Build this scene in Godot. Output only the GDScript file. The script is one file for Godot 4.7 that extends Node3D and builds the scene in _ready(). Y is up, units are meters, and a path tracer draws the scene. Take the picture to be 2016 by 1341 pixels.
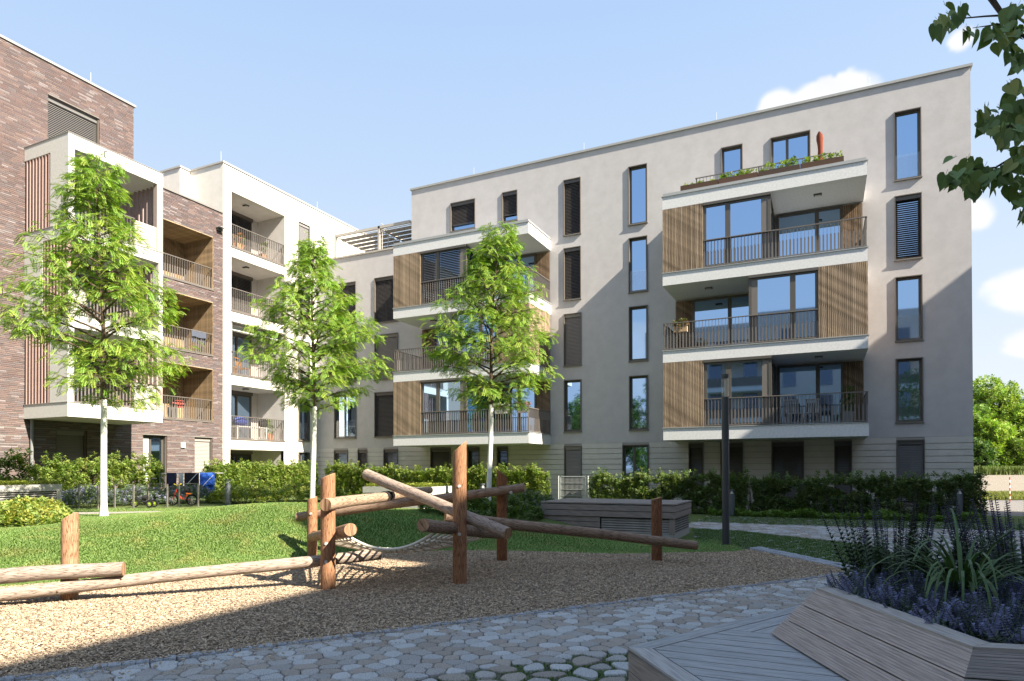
extends Node3D
# A courtyard between apartment buildings. Coordinates in the helpers: u along the long facade, y up, v away from it (world x = u, z = -v).

const FACE := 27.0      # plane of the long facade (v)
const SIDE := -24.5     # plane of the white and the brick facades (u)
const FRONT := 24.6     # front plane of the balcony towers (v)

class MB:
	var v := PackedVector3Array()
	var n := PackedVector3Array()
	var c := PackedColorArray()
	var t := PackedVector2Array()
	var ix := PackedInt32Array()
	func quad(a: Vector3, b: Vector3, cc: Vector3, d: Vector3, nn: Vector3, col: Color, uvs = null) -> void:
		var k := v.size()
		v.append(a); v.append(b); v.append(cc); v.append(d)
		for i in 4:
			n.append(nn); c.append(col)
		if uvs == null:
			var w: float = (b - a).length()
			var h: float = (d - a).length()
			t.append(Vector2(0, 0)); t.append(Vector2(w, 0)); t.append(Vector2(w, h)); t.append(Vector2(0, h))
		else:
			for q in uvs: t.append(q)
		if (b - a).cross(cc - a).dot(nn) > 0.0:
			ix.append_array(PackedInt32Array([k, k + 2, k + 1, k, k + 3, k + 2]))
		else:
			ix.append_array(PackedInt32Array([k, k + 1, k + 2, k, k + 2, k + 3]))
	func tri(a: Vector3, b: Vector3, cc: Vector3, nn: Vector3, col: Color) -> void:
		var k := v.size()
		v.append(a); v.append(b); v.append(cc)
		for q in [a, b, cc]:
			n.append(nn); c.append(col); t.append(Vector2(q.x, q.z))
		if (b - a).cross(cc - a).dot(nn) > 0.0:
			ix.append_array(PackedInt32Array([k, k + 2, k + 1]))
		else:
			ix.append_array(PackedInt32Array([k, k + 1, k + 2]))
	# a box of the given axes; the first texture axis follows its longest side
	func obox(o: Vector3, ax: Vector3, ay: Vector3, az: Vector3, col: Color, off := Vector2.ZERO) -> void:
		var e := [ax, ay, az]
		var l := [ax.length(), ay.length(), az.length()]
		var m := 0 if l[0] >= l[1] and l[0] >= l[2] else (1 if l[1] >= l[2] else 2)
		for f in 3:
			var p: int = (f + 1) % 3
			var q: int = (f + 2) % 3
			if q == m:
				var s := p; p = q; q = s
			var nn: Vector3 = e[f].normalized()
			for s in [0.0, 1.0]:
				var a: Vector3 = o + e[f] * s
				var off2: Vector2 = off + Vector2(0.0, 0.37 * s + 0.61 * f)
				quad(a, a + e[p], a + e[p] + e[q], a + e[q], nn * (1.0 if s > 0.5 else -1.0), col, [off2, off2 + Vector2(l[p], 0), off2 + Vector2(l[p], l[q]), off2 + Vector2(0, l[q])])
	func box(u0: float, u1: float, y0: float, y1: float, v0: float, v1: float, col: Color, off := Vector2.ZERO) -> void:
		obox(Vector3(u0, y0, -v1), Vector3(u1 - u0, 0, 0), Vector3(0, y1 - y0, 0), Vector3(0, 0, v1 - v0), col, off)
	# a round tube through points
	func tube(pts: Array, rad: Array, seg: int, col: Color, caps := true, off := Vector2.ZERO, endcol = null) -> void:
		var k0 := v.size()
		var side := Vector3.ZERO
		var run := 0.0
		for i in pts.size():
			var d: Vector3 = (pts[mini(i + 1, pts.size() - 1)] - pts[maxi(i - 1, 0)]).normalized()
			if side == Vector3.ZERO:
				side = d.cross(Vector3.UP if absf(d.y) < 0.9 else Vector3.RIGHT).normalized()
			side = (side - d * side.dot(d)).normalized()
			var up := d.cross(side)
			if i > 0: run += (pts[i] - pts[i - 1]).length()
			for j in seg + 1:
				var a := TAU * j / seg
				var r: Vector3 = side * cos(a) + up * sin(a)
				v.append(pts[i] + r * rad[i]); n.append(r); c.append(col)
				t.append(off + Vector2(run, rad[0] * a))
		for i in pts.size() - 1:
			for j in seg:
				var a := k0 + i * (seg + 1) + j
				var b := a + seg + 1
				ix.append_array(PackedInt32Array([a, b, a + 1, a + 1, b, b + 1]))
		if caps:
			for e in [0, pts.size() - 1]:
				var nn: Vector3 = (pts[0] - pts[1]).normalized() if e == 0 else (pts[e] - pts[e - 1]).normalized()
				var base: int = k0 + int(e) * (seg + 1)
				for j in seg:
					tri(pts[e], v[base + j], v[base + j + 1], nn, col if endcol == null else endcol)
	func mesh(m: Material) -> ArrayMesh:
		var a := []
		a.resize(Mesh.ARRAY_MAX)
		a[Mesh.ARRAY_VERTEX] = v; a[Mesh.ARRAY_NORMAL] = n; a[Mesh.ARRAY_COLOR] = c; a[Mesh.ARRAY_TEX_UV] = t; a[Mesh.ARRAY_INDEX] = ix
		var r := ArrayMesh.new()
		r.add_surface_from_arrays(Mesh.PRIMITIVE_TRIANGLES, a)
		r.surface_set_material(0, m)
		return r

var M := {}
var used := {}
var rng := RandomNumberGenerator.new()

func C(r: float, g: float, b: float) -> Color: return Color(r, g, b)
func P(u: float, y: float, v: float) -> Vector3: return Vector3(u, y, -v)
func ss(a: float, b: float, x: float) -> float:
	var k := clampf((x - a) / (b - a), 0.0, 1.0)
	return k * k * (3.0 - 2.0 * k)
func rf(a: float, b: float) -> float: return rng.randf_range(a, b)

func numbered(called: String) -> String:
	var k: int = used.get(called, 0)
	used[called] = k + 1
	return called if k == 0 else "%s_%03d" % [called, k]

func meta(o: Node, label: String, category: String, group := "", kind := "") -> void:
	if label: o.set_meta("label", label)
	if category: o.set_meta("category", category)
	if group: o.set_meta("group", group)
	if kind: o.set_meta("kind", kind)

func thing(called: String, label: String, category: String, at := Vector3.ZERO, group := "", kind := "") -> Node3D:
	var o := Node3D.new()
	o.name = numbered(called)
	add_child(o)
	o.position = at
	meta(o, label, category, group, kind)
	return o

func one(called: String, b: MB, m: Material, label: String, category: String, group := "", kind := "") -> MeshInstance3D:
	var o := MeshInstance3D.new()
	o.name = numbered(called)
	o.mesh = b.mesh(m)
	add_child(o)
	meta(o, label, category, group, kind)
	return o

func setting(called: String, b: MB, m: Material, label := "") -> MeshInstance3D:
	var o := one(called, b, m, label, "", "", "structure")
	return o

func part(p: Node, called: String, b: MB, m: Material, kind := "") -> MeshInstance3D:
	if b.v.is_empty(): return null
	var o := MeshInstance3D.new()
	o.name = called
	o.mesh = b.mesh(m)
	p.add_child(o, true)
	if kind: o.set_meta("kind", kind)
	return o

func mesh_part(p: Node, called: String, me: Mesh, tr := Transform3D(), kind := "") -> MeshInstance3D:
	var o := MeshInstance3D.new()
	o.name = called
	o.mesh = me
	o.transform = tr
	p.add_child(o, true)
	if kind: o.set_meta("kind", kind)
	return o

func group_part(p: Node, called: String) -> Node3D:
	var o := Node3D.new()
	o.name = called
	p.add_child(o, true)
	return o

func many(p: Node, called: String, me: Mesh, places: Array, cols: Array, kind := "stuff") -> MultiMeshInstance3D:
	var mm := MultiMesh.new()
	mm.transform_format = MultiMesh.TRANSFORM_3D
	mm.use_colors = true
	mm.mesh = me
	mm.instance_count = places.size()
	for i in places.size():
		mm.set_instance_transform(i, places[i])
		mm.set_instance_color(i, cols[i])
	var o := MultiMeshInstance3D.new()
	o.name = called if p != self else numbered(called)
	o.multimesh = mm
	p.add_child(o, true)
	if kind: o.set_meta("kind", kind)
	return o

func noise_tex(freq: float, lo: float, hi: float, sd: int, size := 512, oct := 4, gain := 0.5, mid = null) -> NoiseTexture2D:
	var f := FastNoiseLite.new()
	f.noise_type = FastNoiseLite.TYPE_SIMPLEX_SMOOTH
	f.seed = sd
	f.frequency = freq
	f.fractal_octaves = oct
	f.fractal_gain = gain
	var g := Gradient.new()
	g.offsets = PackedFloat32Array([0.15, 0.5, 0.85])
	var m: float = (lo + hi) / 2 if mid == null else mid
	g.colors = PackedColorArray([Color(lo, lo, lo), Color(m, m, m), Color(hi, hi, hi)])
	var t := NoiseTexture2D.new()
	t.width = size; t.height = size
	t.seamless = true
	t.noise = f
	t.color_ramp = g
	return t

func mat(tex: Texture2D, sc, rough: float, opt := {}) -> StandardMaterial3D:
	var m := StandardMaterial3D.new()
	m.vertex_color_use_as_albedo = true
	m.roughness = rough
	m.metallic_specular = opt.get("spec", 0.4)
	m.metallic = opt.get("metal", 0.0)
	if tex: m.albedo_texture = tex
	if sc is Vector3: m.uv1_scale = sc
	if opt.get("tri", false):
		m.uv1_triplanar = true
		m.uv1_world_triplanar = true
	if opt.has("bump"):
		m.heightmap_enabled = true
		m.heightmap_texture = opt.bump
		m.heightmap_scale = opt.get("depth", 0.2)
	if opt.has("back"):
		m.backlight_enabled = true
		m.backlight = opt.back
	return m

func materials() -> void:
	var fine := noise_tex(0.05, 0.92, 1.0, 3, 512, 5, 0.7)
	var coarse := noise_tex(0.012, 0.955, 1.0, 5, 512, 6, 0.65)
	var grain := noise_tex(0.012, 0.52, 1.0, 7, 512, 5, 0.62, 0.86)
	# drying cracks: thin dark lines where a ridged noise peaks
	var cr := FastNoiseLite.new()
	cr.seed = 23
	cr.frequency = 0.012
	cr.fractal_type = FastNoiseLite.FRACTAL_RIDGED
	cr.fractal_octaves = 4
	cr.fractal_gain = 0.55
	var cg := Gradient.new()
	cg.offsets = PackedFloat32Array([0.0, 0.3, 0.5, 0.62, 0.74, 0.9])
	cg.colors = PackedColorArray([Color(0.82, 0.82, 0.82), Color(1, 1, 1), Color(0.84, 0.82, 0.8), Color(0.92, 0.92, 0.92), Color(0.68, 0.65, 0.62), Color(0.46, 0.43, 0.4)])
	var crack := NoiseTexture2D.new()
	crack.width = 512; crack.height = 512
	crack.seamless = true
	crack.noise = cr
	crack.color_ramp = cg
	var bark := noise_tex(0.012, 0.5, 1.0, 11, 512, 6, 0.68, 0.86)
	var grit := noise_tex(0.09, 0.45, 1.0, 13, 512, 4, 0.75, 0.8)
	var relief := noise_tex(0.10, 0.0, 1.0, 17, 512, 4, 0.7)
	M.plaster = mat(coarse, Vector3(0.23, 0.23, 0.23), 0.95, {"tri": true, "bump": relief, "depth": 0.09, "spec": 0.2})
	M.concrete = mat(fine, Vector3(0.4, 0.4, 0.4), 0.85, {"tri": true, "spec": 0.3})
	M.metal = mat(null, null, 0.42, {"spec": 0.5})
	M.paint = mat(null, null, 0.6, {"spec": 0.4})
	M.clad = mat(grain, Vector3(0.35, 5.0, 1), 0.8, {"spec": 0.25})
	M.deck = mat(noise_tex(0.012, 0.78, 1.0, 19, 512, 5, 0.6, 0.92), Vector3(0.4, 7.0, 1), 0.62, {"spec": 0.35, "bump": grain, "depth": 0.12})
	M.log = mat(crack, Vector3(0.55, 6.5, 1), 0.78, {"spec": 0.3, "bump": crack, "depth": 0.5})
	M.brick = mat(grit, Vector3(1.4, 1.4, 1.4), 0.85, {"tri": true, "spec": 0.3})
	M.stone = mat(grit, Vector3(1.6, 1.6, 1.6), 0.9, {"tri": true, "spec": 0.25, "bump": relief, "depth": 0.3})
	M.ground = mat(grit, Vector3(0.5, 0.5, 0.5), 0.97, {"tri": true, "spec": 0.1})
	M.chipbed = mat(grit, Vector3(2.2, 2.2, 2.2), 0.95, {"tri": true, "spec": 0.1, "bump": relief, "depth": 1.0})
	M.leaf = mat(null, null, 0.55, {"spec": 0.3, "back": Color(0.75, 0.85, 0.4)})
	M.blade = mat(null, null, 0.6, {"spec": 0.3, "back": Color(0.5, 0.62, 0.3)})
	M.dark_leaf = mat(null, null, 0.5, {"spec": 0.35, "back": Color(0.5, 0.62, 0.34)})
	M.chip = mat(null, null, 0.8, {"spec": 0.25})
	M.cloth = mat(null, null, 0.95, {"spec": 0.1})
	M.trunk = mat(coarse, Vector3(1.2, 1.2, 1.2), 0.9, {"tri": true, "spec": 0.2, "bump": relief, "depth": 0.5})
	var g := mat(null, null, 0.025, {"metal": 1.0, "spec": 0.5})
	g.resource_name = "coated_glass"
	M.glass = g
	var p := StandardMaterial3D.new()
	p.albedo_color = Color(0.5, 0.58, 0.6, 0.04)
	p.roughness = 0.03
	p.transparency = BaseMaterial3D.TRANSPARENCY_ALPHA
	M.pane = p
	var b := mat(null, null, 0.5, {})
	b.metallic = 0.2
	M.steel = b

const DARK := Color(0.085, 0.075, 0.065)       # bronze window frames
const RAIL := Color(0.14, 0.125, 0.11)          # bronze railings
const GLASS := Color(0.32, 0.47, 0.68)
const BEIGE := Color(0.505, 0.483, 0.48)       # render of the long block
const WHITE := Color(0.76, 0.725, 0.66)         # render of the white block
const SLAB := Color(0.70, 0.705, 0.70)
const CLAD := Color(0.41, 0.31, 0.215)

# ---- facades: F is a plane, {ax: "v" or "u", c: its place}; depth runs into the building
func fb(b: MB, F: Dictionary, a0: float, a1: float, y0: float, y1: float, d0: float, d1: float, col: Color) -> void:
	if F.ax == "v":
		b.box(a0, a1, y0, y1, F.c + d0, F.c + d1, col, Vector2(a0 * 0.7, y0))
	else:
		b.box(F.c - d1, F.c - d0, y0, y1, a0, a1, col, Vector2(a0 * 0.7, y0))
func fp(F: Dictionary, a: float, y: float, d: float) -> Vector3:
	return P(a, y, F.c + d) if F.ax == "v" else P(F.c - d, y, a)
func fn(F: Dictionary) -> Vector3:
	return Vector3(0, 0, 1) if F.ax == "v" else Vector3(1, 0, 0)

# wall surface over some rectangles [a0, a1, y0, y1] with holes of the same form; reveals run in to the given depth
func wall(b: MB, F: Dictionary, rects: Array, holes: Array, depth: float, col: Color) -> void:
	var xs := []
	var ys := []
	for r in rects + holes:
		for k in 2:
			if not xs.has(r[k]): xs.append(r[k])
			if not ys.has(r[2 + k]): ys.append(r[2 + k])
	xs.sort(); ys.sort()
	var inside := func(list: Array, x: float, y: float) -> bool:
		for r in list:
			if x > r[0] and x < r[1] and y > r[2] and y < r[3]: return true
		return false
	for j in ys.size() - 1:
		var run = null
		for i in xs.size():
			var ok := false
			if i < xs.size() - 1:
				var x: float = (xs[i] + xs[i + 1]) / 2
				var y: float = (ys[j] + ys[j + 1]) / 2
				ok = inside.call(rects, x, y) and not inside.call(holes, x, y)
			if ok and run == null: run = xs[i]
			if not ok and run != null:
				b.quad(fp(F, run, ys[j], 0), fp(F, xs[i], ys[j], 0), fp(F, xs[i], ys[j + 1], 0), fp(F, run, ys[j + 1], 0), fn(F), col)
				run = null
	if depth > 0.0:
		for h in holes:
			var q := [[h[0], h[2]], [h[1], h[2]], [h[1], h[3]], [h[0], h[3]]]
			for k in 4:
				var a: Array = q[k]
				var e: Array = q[(k + 1) % 4]
				var mid := fp(F, (h[0] + h[1]) / 2, (h[2] + h[3]) / 2, 0) - fp(F, (a[0] + e[0]) / 2, (a[1] + e[1]) / 2, 0)
				b.quad(fp(F, a[0], a[1], 0), fp(F, e[0], e[1], 0), fp(F, e[0], e[1], depth), fp(F, a[0], a[1], depth), mid.normalized(), col)

func ring(b: MB, F: Dictionary, a0: float, a1: float, y0: float, y1: float, w: float, d0: float, d1: float, col: Color) -> void:
	fb(b, F, a0, a0 + w, y0, y1, d0, d1, col)
	fb(b, F, a1 - w, a1, y0, y1, d0, d1, col)
	fb(b, F, a0 + w, a1 - w, y1 - w, y1, d0, d1, col)
	fb(b, F, a0 + w, a1 - w, y0, y0 + w, d0, d1, col)

# a window: a metal surround a little proud of the wall, an inner frame, pane(s), and what hangs in it
func window(p: Node, F: Dictionary, a0: float, a1: float, y0: float, y1: float, style := "", cols := {}) -> void:
	var w := group_part(p, "window")
	var s := MB.new()
	ring(s, F, a0, a1, y0, y1, 0.03, -0.05, 0.2, cols.get("frame", C(0.13, 0.115, 0.1)))
	part(w, "surround", s, M.metal)
	var f := MB.new()
	ring(f, F, a0 + 0.03, a1 - 0.03, y0 + 0.03, y1 - 0.03, 0.075, 0.11, 0.19, DARK)
	var mids := [a0 + 0.105, a1 - 0.105]
	if style.contains("two"):
		var m: float = a0 + (a1 - a0) * 0.42
		fb(f, F, m - 0.05, m + 0.05, y0 + 0.105, y1 - 0.105, 0.11, 0.19, DARK)
		mids = [a0 + 0.105, m - 0.05, m + 0.05, a1 - 0.105]
	part(w, "frame", f, M.metal)
	for k in range(0, mids.size(), 2):
		var g := MB.new()
		fb(g, F, mids[k], mids[k + 1], y0 + 0.105, y1 - 0.105, 0.14, 0.16, GLASS)
		part(w, "pane", g, M.glass)
	if style.contains("blind"):
		var b := MB.new()
		var low := y0 + 0.04
		if style.contains("part"): low = y0 + 0.32
		var y := y1 - 0.2
		var col: Color = cols.get("slat", C(0.075, 0.07, 0.066))
		fb(b, F, a0 + 0.035, a1 - 0.035, y1 - 0.17, y1 - 0.03, 0.0, 0.1, col)
		var shut: bool = style.contains("shut")
		while y > low:
			var c0 := fp(F, a0 + 0.04, y, 0.03)
			var along := fp(F, a1 - 0.04, y, 0.03) - c0
			var open: bool = style.contains("open")
			var tilt := fp(F, a0 + 0.04, y + (0.055 if shut else (0.03 if open else 0.052)), 0.03 + (0.02 if shut else (0.055 if open else 0.04))) - c0
			b.obox(c0, along, tilt, tilt.cross(along).normalized() * 0.004, col)
			y -= 0.06 if shut else (0.075 if open else 0.064)
		fb(b, F, a0 + 0.04, a1 - 0.04, low - 0.02, low + 0.01, 0.03, 0.08, col)
		part(w, "blind", b, M.metal)
	if style.contains("guard"):
		var g2 := MB.new()
		fb(g2, F, a0 + 0.04, a1 - 0.04, y0 + 0.05, y0 + 0.92, 0.02, 0.032, C(1, 1, 1))
		part(w, "glass_guard", g2, M.pane)
	if style.contains("curtain"):
		var b := MB.new()
		var y := y1 - 0.12
		while y > y0 + 0.1:
			fb(b, F, a0 + 0.1, mids[1] - 0.02, y - 0.085, y, 0.10 , 0.125, cols.get("slat", C(0.6, 0.62, 0.62)))
			y -= 0.1
		part(w, "roller_curtain", b, M.cloth)
	var sill := MB.new()
	fb(sill, F, a0 - 0.02, a1 + 0.02, y0 - 0.035, y0 - 0.002, -0.075, 0.02, C(0.15, 0.135, 0.12))
	part(w, "sill", sill, M.metal)

# flat bars that turn by a quarter at mid height, under a hand rail
func railing(p: Node, F: Dictionary, a0: float, a1: float, y0: float, y1: float, d: float) -> void:
	var b := MB.new()
	var n := int((a1 - a0) / 0.115)
	var ym := lerpf(y0, y1, 0.58)
	for i in n + 1:
		var a := lerpf(a0 + 0.01, a1 - 0.01, float(i) / n)
		var w := 0.024 + 0.004 * sin(i * 2.3)
		fb(b, F, a - w, a + w, y0 + 0.03, ym, d - 0.006, d + 0.006, RAIL)
		fb(b, F, a - 0.006, a + 0.006, ym, y1 - 0.03, d - 0.022, d + 0.022, RAIL)
	part(p, "balusters", b, M.metal, "stuff")
	var h := MB.new()
	fb(h, F, a0 - 0.02, a1 + 0.02, y1 - 0.03, y1, d - 0.03, d + 0.03, RAIL)
	fb(h, F, a0 - 0.02, a1 + 0.02, y0, y0 + 0.03, d - 0.02, d + 0.02, RAIL)
	part(p, "handrail", h, M.metal)

# upright timber battens over a backing board
func battens(b: MB, F: Dictionary, a0: float, a1: float, y0: float, y1: float, d: float, col: Color) -> void:
	fb(b, F, a0, a1, y0, y1, d + 0.02, d + 0.05, C(0.06, 0.05, 0.045))
	var n := int((a1 - a0) / 0.056)
	for i in n:
		var a := a0 + (a1 - a0) * i / n
		var k := rf(0.72, 1.22)
		var g := rf(-0.012, 0.012)
		fb(b, F, a + 0.006, a + (a1 - a0) / n - 0.006, y0 + 0.004, y1 - 0.004, d + rf(-0.003, 0.003), d + 0.02, Color(col.r * k + g, col.g * k + g, col.b * k + g))

func lamp(p: Node, at: Vector3) -> void:
	var b := MB.new()
	b.obox(at + Vector3(-0.13, -0.05, -0.09), Vector3(0.26, 0, 0), Vector3(0, 0.05, 0), Vector3(0, 0, 0.18), C(0.09, 0.09, 0.09))
	b.obox(at + Vector3(-0.1, -0.065, -0.06), Vector3(0.2, 0, 0), Vector3(0, 0.02, 0), Vector3(0, 0, 0.12), C(0.5, 0.5, 0.46))
	part(p, "ceiling_lamp", b, M.paint)
# ---------------------------------------------------------------- the long grey-beige block
func bay(p: Node3D, uL: float, F: Dictionary) -> void:
	var uR := uL + 6.79
	var tops := [3.13, 6.03, 8.95, 11.84]
	var lows := [2.66, 5.57, 8.47, 11.34]
	var FB := {"ax": "v", "c": FRONT}
	var LS := {"ax": "u", "c": uL}
	var RS := {"ax": "u", "c": uR}
	for k in 4:
		var s := MB.new()
		s.box(uL, uR, lows[k], tops[k] - 0.03, FRONT, FACE - 0.002, SLAB)
		part(p, "balcony_slab", s, M.concrete)
		var l := MB.new()
		l.box(uL - 0.03, uR + 0.03, tops[k] - 0.03, tops[k], FRONT - 0.03, FACE - 0.003, C(0.3, 0.31, 0.31))
		if k == 3:
			l.box(uL + 0.02, uR - 0.02, tops[k], tops[k] + 0.1, FRONT + 0.02, FRONT + 0.12, C(0.3, 0.31, 0.31))
			l.box(uR - 0.12, uR - 0.02, tops[k], tops[k] + 0.1, FRONT + 0.12, FACE - 0.003, C(0.3, 0.31, 0.31))
		part(p, "slab_edge_trim", l, M.metal)
	for r in 3:
		var y0: float = tops[r]
		var y1: float = lows[r + 1]
		var bal := group_part(p, "balcony")
		var flip := r == 1
		# where the timber room, the glazed room and the open part lie
		var w0 := uL + (5.3 if flip else 0.0)
		var w1 := uL + (6.79 if flip else 1.49)
		var g0 := uL + (3.05 if flip else 1.49)
		var g1 := uL + (5.3 if flip else 3.8)
		var o0 := uL if flip else g1
		var o1 := g0 if flip else uR
		var c := MB.new()
		battens(c, FB, w0, w1, y0, y1, 0.0, CLAD)
		part(bal, "timber_cladding", c, M.clad)
		var c2 := MB.new()
		if flip:
			c2.box(w1 - 0.05, w1 - 0.049, y0, y1, FRONT + 0.05, FACE - 0.01, C(0.05, 0.04, 0.035))
			var RR := {"ax": "u", "c": w1}
			battens(c2, RR, FRONT + 0.05, FACE - 0.05, y0, y1, 0.0, CLAD)
		else:
			c2.box(w0 + 0.02, w0 + 0.06, y0, y1, FRONT + 0.05, FACE - 0.01, CLAD)
		part(bal, "timber_side_wall", c2, M.clad)
		# glazed room: header, posts, two panes in front, a glazed flank to the open side
		var f := MB.new()
		fb(f, FB, g0, g1, y1 - 0.1, y1, -0.01, 0.1, DARK)
		fb(f, FB, g0, g0 + 0.1, y0, y1 - 0.1, 0.06, 0.14, DARK)
		fb(f, FB, g1 - 0.1, g1, y0, y1 - 0.1, 0.06, 0.16, DARK)
		var m0 := g0 + 0.1
		var m1 := g1 - (0.32 if not flip else 0.1)
		if flip: m0 = g0 + 0.3
		var mm := lerpf(m0, m1, 0.40 if not flip else 0.62)
		fb(f, FB, mm - 0.09, mm + 0.09, y0 + 0.1, y1 - 0.17, 0.06, 0.14, DARK)
		fb(f, FB, g0 + 0.1, g1 - 0.1, y1 - 0.17, y1 - 0.1, 0.06, 0.14, DARK)
		fb(f, FB, g0 + 0.1, g1 - 0.1, y0, y0 + 0.1, 0.06, 0.14, DARK)
		if flip: fb(f, FB, g0 + 0.1, m0, y0 + 0.1, y1 - 0.17, 0.07, 0.12, C(0.15, 0.135, 0.12))
		else: fb(f, FB, m1, g1 - 0.1, y0 + 0.1, y1 - 0.17, 0.07, 0.12, C(0.15, 0.135, 0.12))
		var side := g0 if flip else g1
		var sg := -1.0 if flip else 1.0
		f.box(minf(side, side - sg * 0.08), maxf(side, side - sg * 0.08), y0, y1 - 0.1, FACE - 0.12, FACE - 0.02, DARK)
		f.box(minf(side, side - sg * 0.08), maxf(side, side - sg * 0.08), y1 - 0.17, y1 - 0.1, FRONT + 0.16, FACE - 0.12, DARK)
		f.box(minf(side, side - sg * 0.08), maxf(side, side - sg * 0.08), y0, y0 + 0.1, FRONT + 0.16, FACE - 0.12, DARK)
		f.box(minf(side, side - sg * 0.07), maxf(side, side - sg * 0.07), y0 + 0.1, y1 - 0.17, FRONT + 1.2, FRONT + 1.28, DARK)
		part(bal, "window_frame", f, M.metal)
		for q in [[m0, mm - 0.09], [mm + 0.09, m1]]:
			var g := MB.new()
			fb(g, FB, q[0], q[1], y0 + 0.1, y1 - 0.17, 0.09, 0.11, GLASS)
			part(bal, "pane", g, M.glass)
		var gs := MB.new()
		gs.box(minf(side - sg * 0.03, side - sg * 0.05), maxf(side - sg * 0.03, side - sg * 0.05), y0 + 0.1, y1 - 0.17, FRONT + 0.16, FACE - 0.12, GLASS)
		part(bal, "side_pane", gs, M.glass)
		if uL < -10 and r == 2:
			var bl := MB.new()
			var y := y1 - 0.16
			while y > y0 + 0.05:
				for q in [[m0, mm - 0.09], [mm + 0.09, m1]]:
					bl.obox(P(q[0], y, FRONT + 0.03), Vector3(q[1] - q[0], 0, 0), Vector3(0, 0.035, -0.05), Vector3(0, 0.003, 0.003), C(0.07, 0.065, 0.06))
				bl.obox(P(side + 0.03, y, FRONT + 0.18), Vector3(0, 0, -2.05), Vector3(-0.05, 0.035, 0), Vector3(0.003, 0.003, 0), C(0.07, 0.065, 0.06))
				y -= 0.075
			part(bal, "blind", bl, M.metal)
		# back of the open part: glazed doors and a strip of battens on the facade
		var bw := 0.68
		var k0 := o0 + (bw if flip else 0.05)
		var k1 := o1 - (0.05 if flip else bw)
		var df := MB.new()
		ring(df, F, k0, k1, y0, y1 - 0.06, 0.09, -0.09, -0.004, DARK)
		var dm := lerpf(k0, k1, 0.62)
		fb(df, F, dm - 0.07, dm + 0.07, y0 + 0.09, y1 - 0.15, -0.09, -0.004, DARK)
		part(bal, "door_frame", df, M.metal)
		for q in [[k0 + 0.09, dm - 0.07], [dm + 0.07, k1 - 0.09]]:
			var g := MB.new()
			fb(g, F, q[0], q[1], y0 + 0.09, y1 - 0.15, -0.05, -0.03, GLASS)
			part(bal, "door_pane", g, M.glass)
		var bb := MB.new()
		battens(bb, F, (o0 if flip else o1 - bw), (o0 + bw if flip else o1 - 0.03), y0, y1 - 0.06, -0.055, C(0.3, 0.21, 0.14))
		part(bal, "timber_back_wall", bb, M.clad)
		lamp(bal, P((o0 + o1) / 2, y1, 25.6))
		# railing along the front and round the open corner
		railing(bal, FB, (uL + 0.04 if flip else w1 + 0.03), (w0 - 0.03 if flip else uR - 0.04), y0 + 0.03, y0 + 1.02, 0.035)
		if flip: railing(bal, LS, FRONT + 0.06, FACE - 0.06, y0 + 0.03, y0 + 1.02, -0.03)
		else: railing(bal, RS, FRONT + 0.06, FACE - 0.06, y0 + 0.03, y0 + 1.02, 0.035)

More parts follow.
